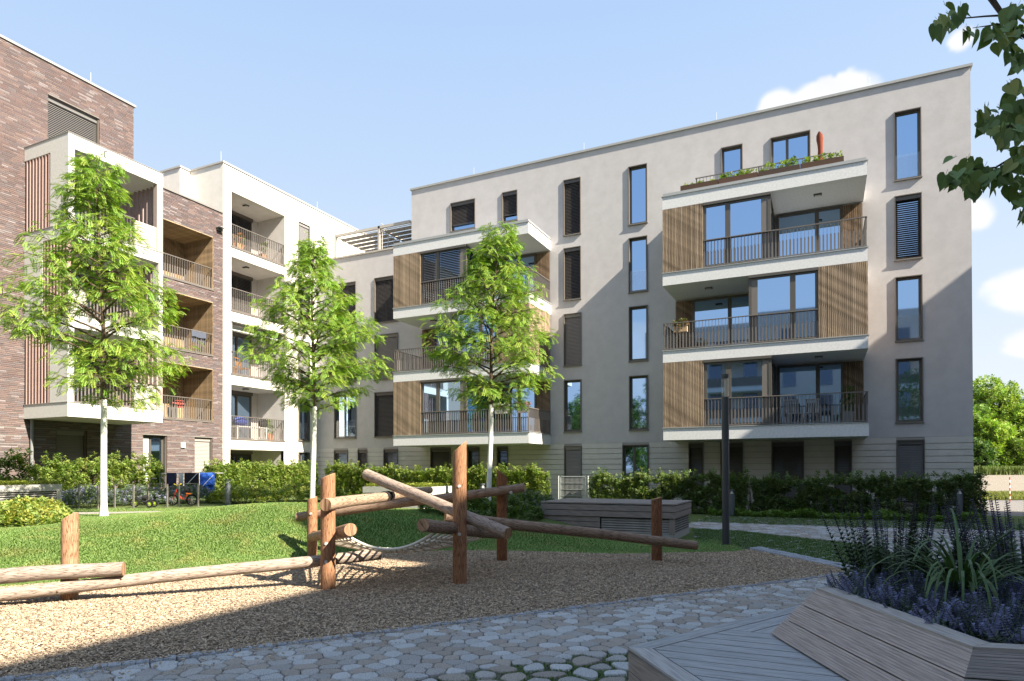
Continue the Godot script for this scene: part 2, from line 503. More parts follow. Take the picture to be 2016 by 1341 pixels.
func long_block() -> void:
	var p := thing("apartment_building", "long grey-beige rendered apartment block with two timber clad balcony towers", "building")
	var F := {"ax": "v", "c": FACE}
	var ws := []
	var tops := [14.35, 11.33, 8.42, 5.5]
	var lows := [11.88, 9.02, 6.12, 3.22]
	for col in [[-10.35, -9.54, ["blind", "blind", "blind shut pale", "guard"]], [-7.42, -6.61, ["", "guard", "", "guard"]], [2.31, 3.15, ["guard", "blind open", "guard", "guard"]]]:
		for r in 4: ws.append([col[0], col[1], lows[r], tops[r], col[2][r]])
	for r in [1, 2, 3]:
		ws.append([-20.65, -19.21, lows[r], tops[r], ["", "blind two", "blind shut pale", "blind"][r]])
		ws.append([-23.26, -21.83, lows[r], tops[r], ["", "blind", "blind shut", "two guard"][r]])
	ws.append([-16.15, -14.79, 12.97, 14.36, "blind part"])
	ws.append([-13.38, -12.59, 12.98, 14.36, "blind part"])
	ws.append([-3.65, -2.83, 12.0, 14.35, ""])
	ws.append([-1.82, -0.41, 12.0, 14.34, "two"])
	var gf := [[-10.35, -9.54, "blind shut pale"], [-7.72, -6.59, "two"], [2.32, 3.18, "blind shut"], [-20.09, -19.22, "blind"], [-23.27, -22.38, "blind"], [-21.72, -21.13, "blind"], [-17.3, -16.16, "blind shut"], [-15.21, -14.6, "blind"], [-13.68, -13.11, "blind"], [-4.97, -4.39, "blind shut"], [-3.73, -2.88, "blind shut"], [-1.84, -0.7, "blind shut"], [0.33, 0.91, "blind shut"]]
	for g in gf: ws.append([g[0], g[1], 0.32, 2.6, g[2]])
	var holes := []
	for w in ws: holes.append([w[0], w[1], w[2], w[3]])
	var b := MB.new()
	var top := 15.4
	var low := 12.66
	wall(b, F, [[SIDE, 4.6, 2.69, low], [-18.4, 4.6, low, top]], holes.filter(func(h): return h[2] > 2.6), 0.2, BEIGE)
	# the other sides and the two roofs
	b.quad(P(4.6, -0.3, FACE), P(4.6, -0.3, 40), P(4.6, top, 40), P(4.6, top, FACE), Vector3(1, 0, 0), BEIGE)
	b.quad(P(-18.4, low, FACE), P(-18.4, low, 40), P(-18.4, top, 40), P(-18.4, top, FACE), Vector3(-1, 0, 0), BEIGE)
	b.quad(P(SIDE, -0.3, 40), P(4.6, -0.3, 40), P(4.6, top, 40), P(SIDE, top, 40), Vector3(0, 0, -1), BEIGE)
	part(p, "wall", b, M.plaster)
	var rb := MB.new()
	rb.box(-18.4, 4.6, top - 0.4, top - 0.2, FACE + 0.002, 40, C(0.3, 0.3, 0.3))
	rb.box(SIDE, -18.402, low - 0.3, low - 0.15, FACE + 0.002, 40, C(0.3, 0.3, 0.3))
	part(p, "roof", rb, M.concrete)
	var cap := MB.new()
	cap.box(-18.46, 4.66, top, top + 0.09, FACE - 0.06, FACE + 0.35, C(0.33, 0.33, 0.32))
	cap.box(4.3, 4.66, top, top + 0.09, FACE + 0.35, 40, C(0.33, 0.33, 0.32))
	cap.box(-18.46, -18.1, top, top + 0.09, FACE + 0.35, 40, C(0.33, 0.33, 0.32))
	cap.box(SIDE + 0.01, -18.47, low, low + 0.08, FACE - 0.06, FACE + 0.35, C(0.4, 0.37, 0.33))
	part(p, "roof_edge_trim", cap, M.metal)
	# base storey: bands of render with grooves between them
	var back := MB.new()
	wall(back, {"ax": "v", "c": FACE + 0.03}, [[SIDE, 4.58, -0.3, 2.69]], holes.filter(func(h): return h[2] < 1.0), 0.17, C(0.4, 0.38, 0.35))
	part(p, "base_wall", back, M.plaster)
	var cuts := gf.duplicate()
	cuts.sort_custom(func(x, y): return x[0] < y[0])
	var y := 0.2
	var gap := 0.022
	var shared := {}
	while y < 2.6:
		var y1 := minf(y + 0.225, 2.69)
		if y1 > 2.6: y1 = 2.685
		var a := SIDE
		for k in cuts.size() + 1:
			var e: float = cuts[k][0] if k < cuts.size() else 4.6
			var s := MB.new()
			s.box(a + 0.006, e - 0.006 if k < cuts.size() else e, y + gap, y1, FACE - 0.004, FACE + 0.028, Color(0.58, 0.555, 0.51) if k > 0 else WHITE.lerp(BEIGE, 0.7))
			part(p, "base_panel", s, M.plaster)
			if k < cuts.size(): a = cuts[k][1]
		y = y1
	for w in ws:
		var o := {}
		if (w[4] as String).contains("pale"): o.slat = C(0.17, 0.155, 0.14)
		window(p, F, w[0], w[1], w[2], w[3], w[4], o)
	bay(p, -5.46, F)
	bay(p, -17.77, F)
	for u in [-15.2, -9.6, -3.9, 1.6]:
		var rod := MB.new()
		rod.tube([P(u, top + 0.05, FACE + 0.6), P(u, top + 0.75, FACE + 0.6)], [0.008, 0.005], 6, C(0.5, 0.5, 0.5))
		part(p, "lightning_rod", rod, M.steel)
	# parapet railing and rust planters of the roof terrace over the tower
	var tr := group_part(p, "terrace_railing")
	var bars := MB.new()
	for i in 37:
		var u := lerpf(-4.32, 0.23, i / 36.0)
		bars.box(u - 0.007, u + 0.007, 12.05, 12.57, 25.28, 25.3, RAIL)
	part(tr, "balusters", bars, M.metal, "stuff")
	var tb := MB.new()
	tb.box(-4.36, 0.27, 12.57, 12.6, 25.27, 25.31, RAIL)
	for u in [-4.32, -2.1, 0.23]: tb.box(u - 0.02, u + 0.02, 11.845, 12.57, 25.3, 25.34, RAIL)
	part(tr, "handrail", tb, M.metal)
	# small spherical lamp on the wall by the inner corner
	var sl := MB.new()
	sl.tube([P(-24.3, 2.32, 26.99), P(-24.3, 2.32, 26.9)], [0.035, 0.05], 10, C(0.6, 0.6, 0.58))
	part(p, "wall_lamp", sl, M.paint)

func terrace_things() -> void:
	for i in 4:
		var u0 := lerpf(-4.82, 0.67, i / 4.0)
		var u1 := lerpf(-4.82, 0.67, (i + 1) / 4.0) - 0.02
		var b := MB.new()
		var rust: Color = [C(0.13, 0.085, 0.06), C(0.15, 0.09, 0.065), C(0.11, 0.08, 0.065), C(0.135, 0.085, 0.06)][i]
		b.box(u0, u1, 11.94, 12.19, 24.78, 24.8, rust)
		b.box(u0, u1, 11.94, 12.19, 25.12, 25.14, rust)
		b.box(u0, u0 + 0.02, 11.94, 12.19, 24.8, 25.12, rust)
		b.box(u1 - 0.02, u1, 11.94, 12.19, 24.8, 25.12, rust)
		b.box(u0 + 0.02, u1 - 0.02, 11.94, 12.12, 24.8, 25.12, C(0.05, 0.04, 0.03))
		one("planter_box", b, M.brick, ["rust steel planter box at the terrace end farthest from the folded parasol", "rust steel planter box before the single terrace window", "rust steel planter box before the double terrace window", "rust steel planter box at the terrace end beside the folded parasol"][i], "planter", "planters on the roof terrace")
		var pl := []
		var pc := []
		var lab: String = ["thin pale herbs in the outer rust planter farthest from the parasol", "feathery lavender tufts in the terrace planter before the single window", "bushy herbs in the terrace planter before the double window", "yellow green sprigs in the rust planter beside the parasol"][i]
		var t := thing("terrace_plant", lab, "plant", P((u0 + u1) / 2, 12.12, 24.96), "plants in the terrace planters")
		for k in 70:
			var x := rf(-0.62, 0.62)
			if i == 0 and absf(x + 0.2) > 0.35 and absf(x - 0.5) > 0.12: continue
			var up: float = [0.18, 0.36, 0.5, 0.4][i] * pow(rng.randf(), 1.3)
			pl.append(Transform3D(Basis.from_euler(Vector3(rf(-0.6, 0.6), rf(0, TAU), rf(-0.6, 0.6))).scaled(Vector3.ONE * rf(0.7, 1.2)), Vector3(x, up * 0.7, rf(-0.1, 0.1))))
			pc.append(C(0.28, 0.33, 0.1) if (k + i) % 3 else C(0.2, 0.28, 0.12))
		many(t, "foliage", sprig_mesh(0.14), pl, pc)
	var para := thing("parasol", "folded rust red parasol standing on the roof terrace", "parasol", P(-0.09, 11.845, 26.0))
	var c := MB.new()
	var pts := []
	var rr := []
	for k in 9:
		var q := k / 8.0
		pts.append(Vector3(0.02 * sin(q * 4.0), 0.75 + q * 1.15, 0))
		rr.append([0.06, 0.09, 0.1, 0.085, 0.09, 0.1, 0.12, 0.11, 0.03][k])
	c.tube(pts, rr, 10, C(0.2, 0.065, 0.04))
	part(para, "folded_canopy", c, M.cloth)
	var po := MB.new()
	po.tube([Vector3.ZERO, Vector3(0, 0.8, 0)], [0.02, 0.02], 8, C(0.3, 0.3, 0.3))
	po.tube([Vector3(0, 0, 0), Vector3(0, 0.08, 0)], [0.22, 0.2], 12, C(0.25, 0.25, 0.25))
	part(para, "pole", po, M.steel)

# ---------------------------------------------------------------- loggias
func loggia(p: Node, F: Dictionary, a0: float, a1: float, y0: float, y1: float, deep: float, col: Color, m: Material, wood := false) -> Node3D:
	var l := group_part(p, "loggia")
	var b := MB.new()
	var c := [[a0, y0], [a1, y0], [a1, y1], [a0, y1]]
	for k in 4:
		if wood and k != 0: continue
		var q: Array = c[k]
		var e: Array = c[(k + 1) % 4]
		var mid := fp(F, (a0 + a1) / 2, (y0 + y1) / 2, 0) - fp(F, (q[0] + e[0]) / 2, (q[1] + e[1]) / 2, 0)
		b.quad(fp(F, q[0], q[1], 0), fp(F, e[0], e[1], 0), fp(F, e[0], e[1], deep), fp(F, q[0], q[1], deep), mid.normalized(), col)
	b.quad(fp(F, a0, y0, deep), fp(F, a1, y0, deep), fp(F, a1, y1, deep), fp(F, a0, y1, deep), fn(F), col)
	part(l, "recess", b, M.concrete if wood else m)
	if wood:
		# boards on both flanks, the back and the ceiling
		var w := MB.new()
		var n := 26
		for i in n:
			var d0 := deep * i / n
			for a in [[a0, a0 + 0.02], [a1 - 0.02, a1]]:
				var k := rf(0.85, 1.12)
				fb(w, F, a[0], a[1], y0, y1, d0 + 0.003, d0 + deep / n - 0.003, C(0.5 * k, 0.355 * k, 0.21 * k))
		part(l, "timber_flank_boards", w, M.clad)
		var w2 := MB.new()
		n = int((a1 - a0) / 0.09)
		for i in n:
			var k := rf(0.85, 1.12)
			fb(w2, F, a0 + 0.02 + (a1 - a0 - 0.04) * i / n, a0 + 0.014 + (a1 - a0 - 0.04) * (i + 1) / n, y0, y1, deep - 0.02, deep - 0.001, C(0.5 * k, 0.355 * k, 0.21 * k))
		part(l, "timber_back_boards", w2, M.clad)
		var w3 := MB.new()
		for i in 20:
			var k := rf(0.85, 1.12)
			fb(w3, F, a0 + 0.02, a1 - 0.02, y1 - 0.02, y1 - 0.001, deep * i / 20.0, deep * (i + 1) / 20.0 - 0.006, C(0.52 * k, 0.35 * k, 0.19 * k))
		part(l, "timber_ceiling_boards", w3, M.clad)
	var t := MB.new()
	fb(t, F, a0 - 0.03, a1 + 0.03, y0 - 0.06, y0, -0.03, 0.1, RAIL)
	part(l, "edge_trim", t, M.metal)
	return l

func white_block() -> void:
	var p := thing("white_apartment_building", "white rendered apartment block with a stack of loggias in the courtyard corner", "building")
	var F := {"ax": "u", "c": SIDE}
	var lw := [[3.03, 5.5], [6.0, 8.42], [8.92, 11.38], [11.86, 14.38]]
	var holes := []
	for l in lw: holes.append([21.43, 24.73, l[0], l[1]])
	var wins := [[3.1, 5.23, "guard two"], [6.05, 8.3, "blind shut pale"], [9.0, 11.4, "blind"], [12.0, 14.44, "blind shut pale"]]
	var wh := []
	for w in wins: wh.append([25.66, 26.47, w[0], w[1]])
	wh.append([25.66, 26.47, 0.4, 2.49])
	var b := MB.new()
	wall(b, F, [[20.98, FACE, 2.53, 15.5], [FACE, 32.0, 12.6, 15.5]], holes + wh.filter(func(h): return h[2] > 2.0), 0.0, WHITE)
	wall(b, F, [], wh.filter(func(h): return h[2] > 2.0), 0.2, WHITE)
	var S := {"ax": "v", "c": 20.98}
	wall(b, S, [[-26.66, SIDE, 13.0, 15.5]], [], 0, WHITE)
	wall(b, {"ax": "u", "c": -26.66}, [[20.45, 20.98, 13.0, 15.5]], [], 0, WHITE)
	wall(b, {"ax": "v", "c": 20.45}, [[-36.0, -26.66, 13.0, 15.5]], [], 0, WHITE)
	b.quad(P(-36, 12.6, 32), P(SIDE, 12.6, 32), P(SIDE, 15.5, 32), P(-36, 15.5, 32), Vector3(0, 0, -1), WHITE)
	b.quad(P(-36, 0, 20.45), P(-36, 0, 32), P(-36, 15.5, 32), P(-36, 15.5, 20.45), Vector3(-1, 0, 0), WHITE)
	part(p, "wall", b, M.plaster)
	var cap := MB.new()
	cap.box(SIDE - 0.3, SIDE + 0.05, 15.5, 15.58, 20.93, 32.0, C(0.42, 0.4, 0.37))
	cap.box(-26.66, SIDE - 0.3, 15.5, 15.58, 20.93, 21.3, C(0.42, 0.4, 0.37))
	cap.box(-26.95, -26.61, 15.5, 15.58, 20.4, 20.93, C(0.42, 0.4, 0.37))
	cap.box(-36.0, -26.95, 15.5, 15.58, 20.4, 20.75, C(0.42, 0.4, 0.37))
	part(p, "roof_edge_trim", cap, M.metal)
	var rf_ := MB.new()
	rf_.box(-36, SIDE - 0.3, 15.3, 15.4, 21.0, 31.99, C(0.3, 0.3, 0.3))
	part(p, "roof", rf_, M.concrete)
	# base storey with grooves, an open ground floor loggia and a window
	var back := MB.new()
	wall(back, {"ax": "u", "c": SIDE - 0.03}, [[20.98, FACE - 0.01, -0.3, 2.53]], [[21.38, 24.67, 0.3, 2.53], [25.66, 26.47, 0.4, 2.49]], 0.17, WHITE)
	part(p, "base_wall", back, M.plaster)
	var y := 0.22
	while y < 2.45:
		var y1 := minf(y + 0.23, 2.525)
		for s in [[20.985, 21.38], [24.67, 25.655], [26.475, FACE - 0.01]]:
			var q := MB.new()
			q.box(SIDE - 0.028, SIDE + 0.004, y + 0.022, y1, s[0], s[1], WHITE)
			part(p, "base_panel", q, M.plaster)
		y = y1
	for w in wins:
		window(p, F, 25.66, 26.47, w[0], w[1], w[2], {"slat": C(0.22, 0.215, 0.21)})
	window(p, F, 25.66, 26.47, 0.4, 2.49, "two")
	for i in 5:
		var q: Array = lw[i - 1] if i else [0.3, 2.53]
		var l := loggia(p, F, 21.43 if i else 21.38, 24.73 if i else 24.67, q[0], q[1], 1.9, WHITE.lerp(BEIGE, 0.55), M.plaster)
		# door in the back wall, with a blind drawn on some floors
		var B := {"ax": "u", "c": SIDE - 1.9}
		var f := MB.new()
		ring(f, B, 22.2, 24.3, q[0] + 0.02, q[1] - 0.16, 0.09, -0.08, -0.004, DARK)
		fb(f, B, 23.3, 23.42, q[0] + 0.11, q[1] - 0.25, -0.08, -0.004, DARK)
		fb(f, B, 22.15, 24.35, q[1] - 0.16, q[1] - 0.001, -0.12, -0.004, C(0.12, 0.105, 0.09))
		part(l, "door_frame", f, M.metal)
		for a in [[22.29, 23.3], [23.42, 24.21]]:
			var g := MB.new()
			fb(g, B, a[0], a[1], q[0] + 0.11, q[1] - 0.25, -0.05, -0.03, GLASS)
			part(l, "door_pane", g, M.glass)
		if i in [0, 3, 4]:
			var bl := MB.new()
			var yy: float = q[1] - 0.2
			while yy > q[0] + 0.1:
				bl.obox(fp(B, 22.25, yy, -0.1), fp(B, 24.25, yy, -0.1) - fp(B, 22.25, yy, -0.1), Vector3(-0.03, 0.055, 0), Vector3(0.003, 0.003, 0), C(0.07, 0.065, 0.06))
				yy -= 0.07
			part(l, "blind", bl, M.metal)
		if i:
			railing(l, F, 21.45, 24.71, q[0] + 0.02, q[0] + 1.05, 0.05)
			lamp(l, P(SIDE - 0.7, q[1], 22.9))
	# the awning cassette under the ceiling of the second loggia
	var aw := MB.new()
	aw.box(SIDE - 0.6, SIDE - 0.35, 8.1, 8.3, 21.6, 24.6, C(0.6, 0.6, 0.58))
	part(p, "awning_cassette", aw, M.paint)
	var pole := MB.new()
	pole.tube([P(SIDE - 0.1, 6.0, 21.55), P(SIDE - 0.1, 8.42, 21.55)], [0.03, 0.03], 8, C(0.2, 0.2, 0.2))
	part(p, "awning_pole", pole, M.metal)
	for v in [21.2, 27.5]:
		var rod := MB.new()
		rod.tube([P(SIDE - 0.4, 15.5, v), P(SIDE - 0.4, 16.2, v)], [0.008, 0.005], 6, C(0.6, 0.6, 0.6))
		part(p, "lightning_rod", rod, M.steel)

# ---------------------------------------------------------------- brick block with the projecting white balconies
func brick_block() -> void:
	var p := thing("brick_apartment_building", "dark red brick apartment block with white framed projecting balconies", "building")
	var F := {"ax": "u", "c": SIDE}
	var lg := [[3.73, 6.04], [6.67, 9.02], [9.6, 11.94]]
	var holes := [[13.58, 15.38, 12.35, 14.78], [13.89, 14.96, 0.75, 3.03], [17.16, 18.21, 0.75, 3.0], [19.52, 20.42, 0.85, 3.0]]
	for l in lg: holes.append([17.3, 20.45, l[0], l[1]])
	var mortar := C(0.33, 0.31, 0.29)
	var b := MB.new()
	var W := {"ax": "u", "c": SIDE - 0.012}
	wall(b, W, [[7.0, 16.73, -0.3, 15.9], [16.73, 20.97, -0.3, 13.18]], holes, 0.0, mortar)
	b.quad(P(SIDE - 0.012, 13.18, 16.73), P(-36, 13.18, 16.73), P(-36, 15.9, 16.73), P(SIDE - 0.012, 15.9, 16.73), Vector3(0, 0, -1), C(0.2, 0.12, 0.1))
	b.quad(P(SIDE, -0.3, 7.0), P(-36, -0.3, 7.0), P(-36, 15.9, 7.0), P(SIDE, 15.9, 7.0), Vector3(0, 0, 1), C(0.2, 0.12, 0.1))
	b.quad(P(-36, -0.3, 7.0), P(-36, -0.3, 21), P(-36, 15.9, 21), P(-36, 15.9, 7), Vector3(-1, 0, 0), C(0.2, 0.12, 0.1))
	part(p, "wall", b, M.brick)
	var rv := MB.new()
	wall(rv, F, [], holes.slice(0, 4), 0.24, C(0.2, 0.105, 0.08))
	part(p, "window_reveal", rv, M.brick)
	var roofs := MB.new()
	roofs.box(-36, SIDE - 0.05, 15.6, 15.75, 7.0, 16.72, C(0.3, 0.3, 0.3))
	roofs.box(-36, SIDE - 0.05, 12.9, 13.05, 16.74, 20.4, C(0.3, 0.3, 0.3))
	part(p, "roof", roofs, M.concrete)
	var cap := MB.new()
	cap.box(SIDE - 0.35, SIDE + 0.05, 15.9, 15.98, 7.0, 16.8, C(0.3, 0.29, 0.275))
	cap.box(-36, SIDE - 0.35, 15.9, 15.98, 16.45, 16.8, C(0.3, 0.29, 0.275))
	cap.box(SIDE - 0.35, SIDE + 0.05, 13.18, 13.25, 16.8, 20.95, C(0.2, 0.19, 0.18))
	part(p, "roof_edge_trim", cap, M.metal)
	# bricks, course by course; the ground storey has a deep open joint after every fourth course
	var list := []
	var y := 0.3
	var row := 0
	while y < 15.86:
		var h := 0.056
		var a := 10.6 - rf(0, 0.4)
		var end := 16.73 if y > 13.15 else 20.97
		while a < end:
			var l: float = [0.2, 0.24, 0.3, 0.34, 0.26][rng.randi() % 5]
			var a1 := minf(a + l, end)
			var spans := [[maxf(a, 10.6), a1]]
			for q in holes:
				if y + h > q[2] and y < q[3]:
					var nx := []
					for s in spans:
						if s[1] <= q[0] or s[0] >= q[1]: nx.append(s)
						else:
							if s[0] < q[0]: nx.append([s[0], q[0]])
							if s[1] > q[1]: nx.append([q[1], s[1]])
					spans = nx
			for s in spans:
				if s[1] - s[0] > 0.03:
					var r := rng.randf()
					var k := rf(0.87, 1.13)
					var col := C(0.25 * k, 0.178 * k, 0.167 * k)
					if r < 0.3: col = C(0.21 * k, 0.165 * k, 0.165 * k)
					elif r < 0.5: col = C(0.3 * k, 0.222 * k, 0.205 * k)
					elif r < 0.62: col = C(0.24 * k, 0.2 * k, 0.205 * k)
					elif r < 0.70: col = C(0.37 * k, 0.32 * k, 0.32 * k)
					list.append([s[0] + 0.004, s[1] - 0.004, y, y + h - 0.009, col, rf(-0.003, 0.004)])
			a = a1
		y += h + 0.006
		row += 1
		if y < 3.3 and row % 4 == 0: y += 0.028
	var near := []
	for i in list.size():
		var q: Array = list[i]
		var px: float = Vector3(SIDE, (q[2] + q[3]) / 2, -(q[0] + q[1]) / 2).distance_to(Vector3(0, 1.6, 0)) - 3.0 * (q[1] - q[0])
		if q[0] < 12.25 or q[2] < 1.9: px += 100.0
		if q[0] > 12.8 and q[1] < 16.3 and q[2] < 12.6: px += 100.0
		near.append([px, i])
	near.sort_custom(func(x, z): return x[0] < z[0])
	var mass := MB.new()
	var shared := {}
	for k in near.size():
		var q: Array = list[near[k][1]]
		if k < 300:
			var o := MB.new()
			o.box(SIDE - 0.02, SIDE + q[5], q[2], q[3], q[0], q[1], q[4])
			part(p, "brick", o, M.brick)
		else:
			var x: float = SIDE + q[5]
			var n := Vector3(1, 0, 0)
			mass.quad(P(x, q[2], q[0]), P(x, q[2], q[1]), P(x, q[3], q[1]), P(x, q[3], q[0]), n, q[4])
			mass.quad(P(x, q[3], q[0]), P(x, q[3], q[1]), P(x - 0.014, q[3], q[1]), P(x - 0.014, q[3], q[0]), Vector3(0, 1, 0), q[4])
			mass.quad(P(x, q[2], q[0]), P(x, q[2], q[1]), P(x - 0.014, q[2], q[1]), P(x - 0.014, q[2], q[0]), Vector3(0, -1, 0), q[4])
			mass.quad(P(x, q[2], q[0]), P(x, q[3], q[0]), P(x - 0.014, q[3], q[0]), P(x - 0.014, q[2], q[0]), Vector3(0, 0, 1), q[4])
			mass.quad(P(x, q[2], q[1]), P(x, q[3], q[1]), P(x - 0.014, q[3], q[1]), P(x - 0.014, q[2], q[1]), Vector3(0, 0, -1), q[4])
	part(p, "brickwork", mass, M.brick, "stuff")
	window(p, {"ax": "u", "c": SIDE - 0.1}, 13.58, 15.38, 12.35, 14.78, "blind", {"slat": C(0.14, 0.135, 0.13)})
	window(p, {"ax": "u", "c": SIDE - 0.1}, 13.89, 14.96, 0.75, 3.03, "blind shut", {"slat": C(0.2, 0.18, 0.16)})
	window(p, {"ax": "u", "c": SIDE - 0.1}, 17.16, 18.21, 0.75, 3.0, "two curtain", {"slat": C(0.6, 0.62, 0.62)})
	window(p, {"ax": "u", "c": SIDE - 0.1}, 19.52, 20.42, 0.85, 3.0, "blind shut", {"slat": C(0.3, 0.28, 0.26)})
	for l in lg:
		var o := loggia(p, F, 17.3, 20.45, l[0], l[1], 1.9, C(0.3, 0.3, 0.3), M.concrete, true)
		railing(o, F, 17.32, 20.43, l[0] + 0.02, l[0] + 0.95, 0.05)
		var B := {"ax": "u", "c": SIDE - 1.88}
		var f := MB.new()
		ring(f, B, 17.6, 18.9, l[0] + 0.02, l[1] - 0.1, 0.09, -0.08, -0.004, DARK)
		part(o, "door_frame", f, M.metal)
		var g := MB.new()
		fb(g, B, 17.69, 18.81, l[0] + 0.11, l[1] - 0.19, -0.05, -0.03, GLASS)
		part(o, "door_pane", g, M.glass)
	var pipe := MB.new()
	pipe.tube([P(SIDE + 0.1, 0.3, 13.05), P(SIDE + 0.1, 3.33, 13.05)], [0.05, 0.05], 10, C(0.2, 0.21, 0.21))
	part(p, "drain_pipe", pipe, M.metal)
	var vent := MB.new()
	vent.box(SIDE, SIDE + 0.06, 2.53, 2.74, 18.83, 19.03, C(0.7, 0.7, 0.68))
	part(p, "vent_cover", vent, M.paint)
	var spot := MB.new()
	spot.box(SIDE, SIDE + 0.12, 12.32, 12.42, 20.6, 20.86, C(0.08, 0.08, 0.08))
	spot.box(SIDE, SIDE + 0.3, 12.42, 12.45, 20.58, 20.88, C(0.3, 0.3, 0.3))
	part(p, "wall_lamp", spot, M.metal)
	var rod := MB.new()
	rod.tube([P(SIDE - 0.4, 15.9, 15.3), P(SIDE - 0.4, 16.6, 15.3)], [0.008, 0.005], 6, C(0.6, 0.6, 0.6))
	part(p, "lightning_rod", rod, M.steel)
	# projecting balconies in a white frame
	var uf := -22.05
	var v0 := 12.84
	var v1 := 16.2
	var tp := [3.79, 6.68, 9.6, 12.55]
	var lo := [3.33, 6.26, 9.2, 12.09]
	var conc := C(0.62, 0.61, 0.58)
	for k in 4:
		var s := MB.new()
		s.box(SIDE + 0.005, uf, lo[k], tp[k], v0, v1, conc)
		part(p, "balcony_slab", s, M.concrete)
		var t := MB.new()
		t.box(SIDE + 0.006, uf + 0.02, tp[k], tp[k] + 0.02, v0 - 0.02, v1 + 0.02, C(0.25, 0.24, 0.23))
		part(p, "slab_edge_trim", t, M.metal)
		if k < 3:
			var sp := MB.new()
			sp.tube([P(uf - 0.02, tp[k] - 0.12, 13.95), P(uf + 0.22, tp[k] - 0.14, 13.95)], [0.025, 0.025], 8, C(0.35, 0.35, 0.35))
			part(p, "water_spout", sp, M.steel)
	var sp2 := MB.new()
	sp2.tube([P(uf - 0.02, 12.42, 14.0), P(uf + 0.22, 12.4, 14.0)], [0.025, 0.025], 8, C(0.35, 0.35, 0.35))
	part(p, "water_spout", sp2, M.steel)
	var FF := {"ax": "u", "c": uf}
	for r in 3:
		var y0: float = tp[r] + 0.02
		var y1: float = lo[r + 1]
		var bal := group_part(p, "balcony")
		var flip := r == 1
		var pa := MB.new()
		if flip: pa.box(SIDE + 0.01, -23.45, y0, y1, v0, v0 + 0.14, conc)
		else: pa.box(-23.03, uf, y0, y1, v0, v0 + 0.2, conc)
		part(bal, "side_panel", pa, M.concrete)
		var rp := MB.new()
		if flip: rp.box(-22.4, uf, y0, y1, v1 - 0.16, v1, conc)
		else: rp.box(-22.25, uf, y0, y1, v1 - 0.24, v1, C(0.4, 0.33, 0.3))
		part(bal, "corner_post", rp, M.concrete)
		for i in 8:
			var fin := MB.new()
			var u := (-23.45 + 1.4 * (i + 0.3) / 8.0) if flip else (SIDE + 0.06 + 1.42 * (i + 0.2) / 8.0)
			fin.box(u, u + 0.055, y0, y1, v0 + 0.005, v0 + 0.13, C(0.40, 0.28, 0.25))
			part(bal, "fin", fin, M.concrete)
		for i in 9:
			var fin := MB.new()
			var u := SIDE + 0.1 + 2.1 * i / 9.0
			fin.box(u, u + 0.05, y0, y1, v1 - 0.16, v1 - 0.03, C(0.36, 0.27, 0.25))
			part(bal, "fin", fin, M.concrete)
		if r == 0:
			for i in 5:
				var fin := MB.new()
				var a := 15.2 + 0.15 * i
				fin.box(uf - 0.14, uf - 0.03, y0 + 0.9, y1, a, a + 0.05, C(0.40, 0.30, 0.27))
				part(bal, "fin", fin, M.concrete)
		var lp := MB.new()
		var a0 := 15.12 if not flip else v0 + 0.02
		var a1 := 15.95 if not flip else v0 + 0.6
		fb(lp, FF, a0, a1, y0, y0 + 0.86, 0.02, 0.06, C(0.44, 0.42, 0.38))
		part(bal, "parapet_panel", lp, M.paint)
		railing(bal, FF, (v0 + 0.22 if not flip else a1 + 0.03), (a0 - 0.02 if not flip else v1 - 0.2), y0 + 0.01, y0 + 0.92, 0.05)
		var B := {"ax": "u", "c": SIDE}
		var f := MB.new()
		ring(f, B, 13.2, 15.2, y0 + 0.02, y1 - 0.3, 0.09, -0.05, 0.0, DARK)
		fb(f, B, 14.1, 14.25, y0 + 0.11, y1 - 0.39, -0.05, 0.0, DARK)
		part(bal, "door_frame", f, M.metal)
		for a in [[13.29, 14.1], [14.25, 15.11]]:
			var g := MB.new()
			fb(g, B, a[0], a[1], y0 + 0.11, y1 - 0.39, -0.03, -0.012, GLASS)
			part(bal, "door_pane", g, M.glass)

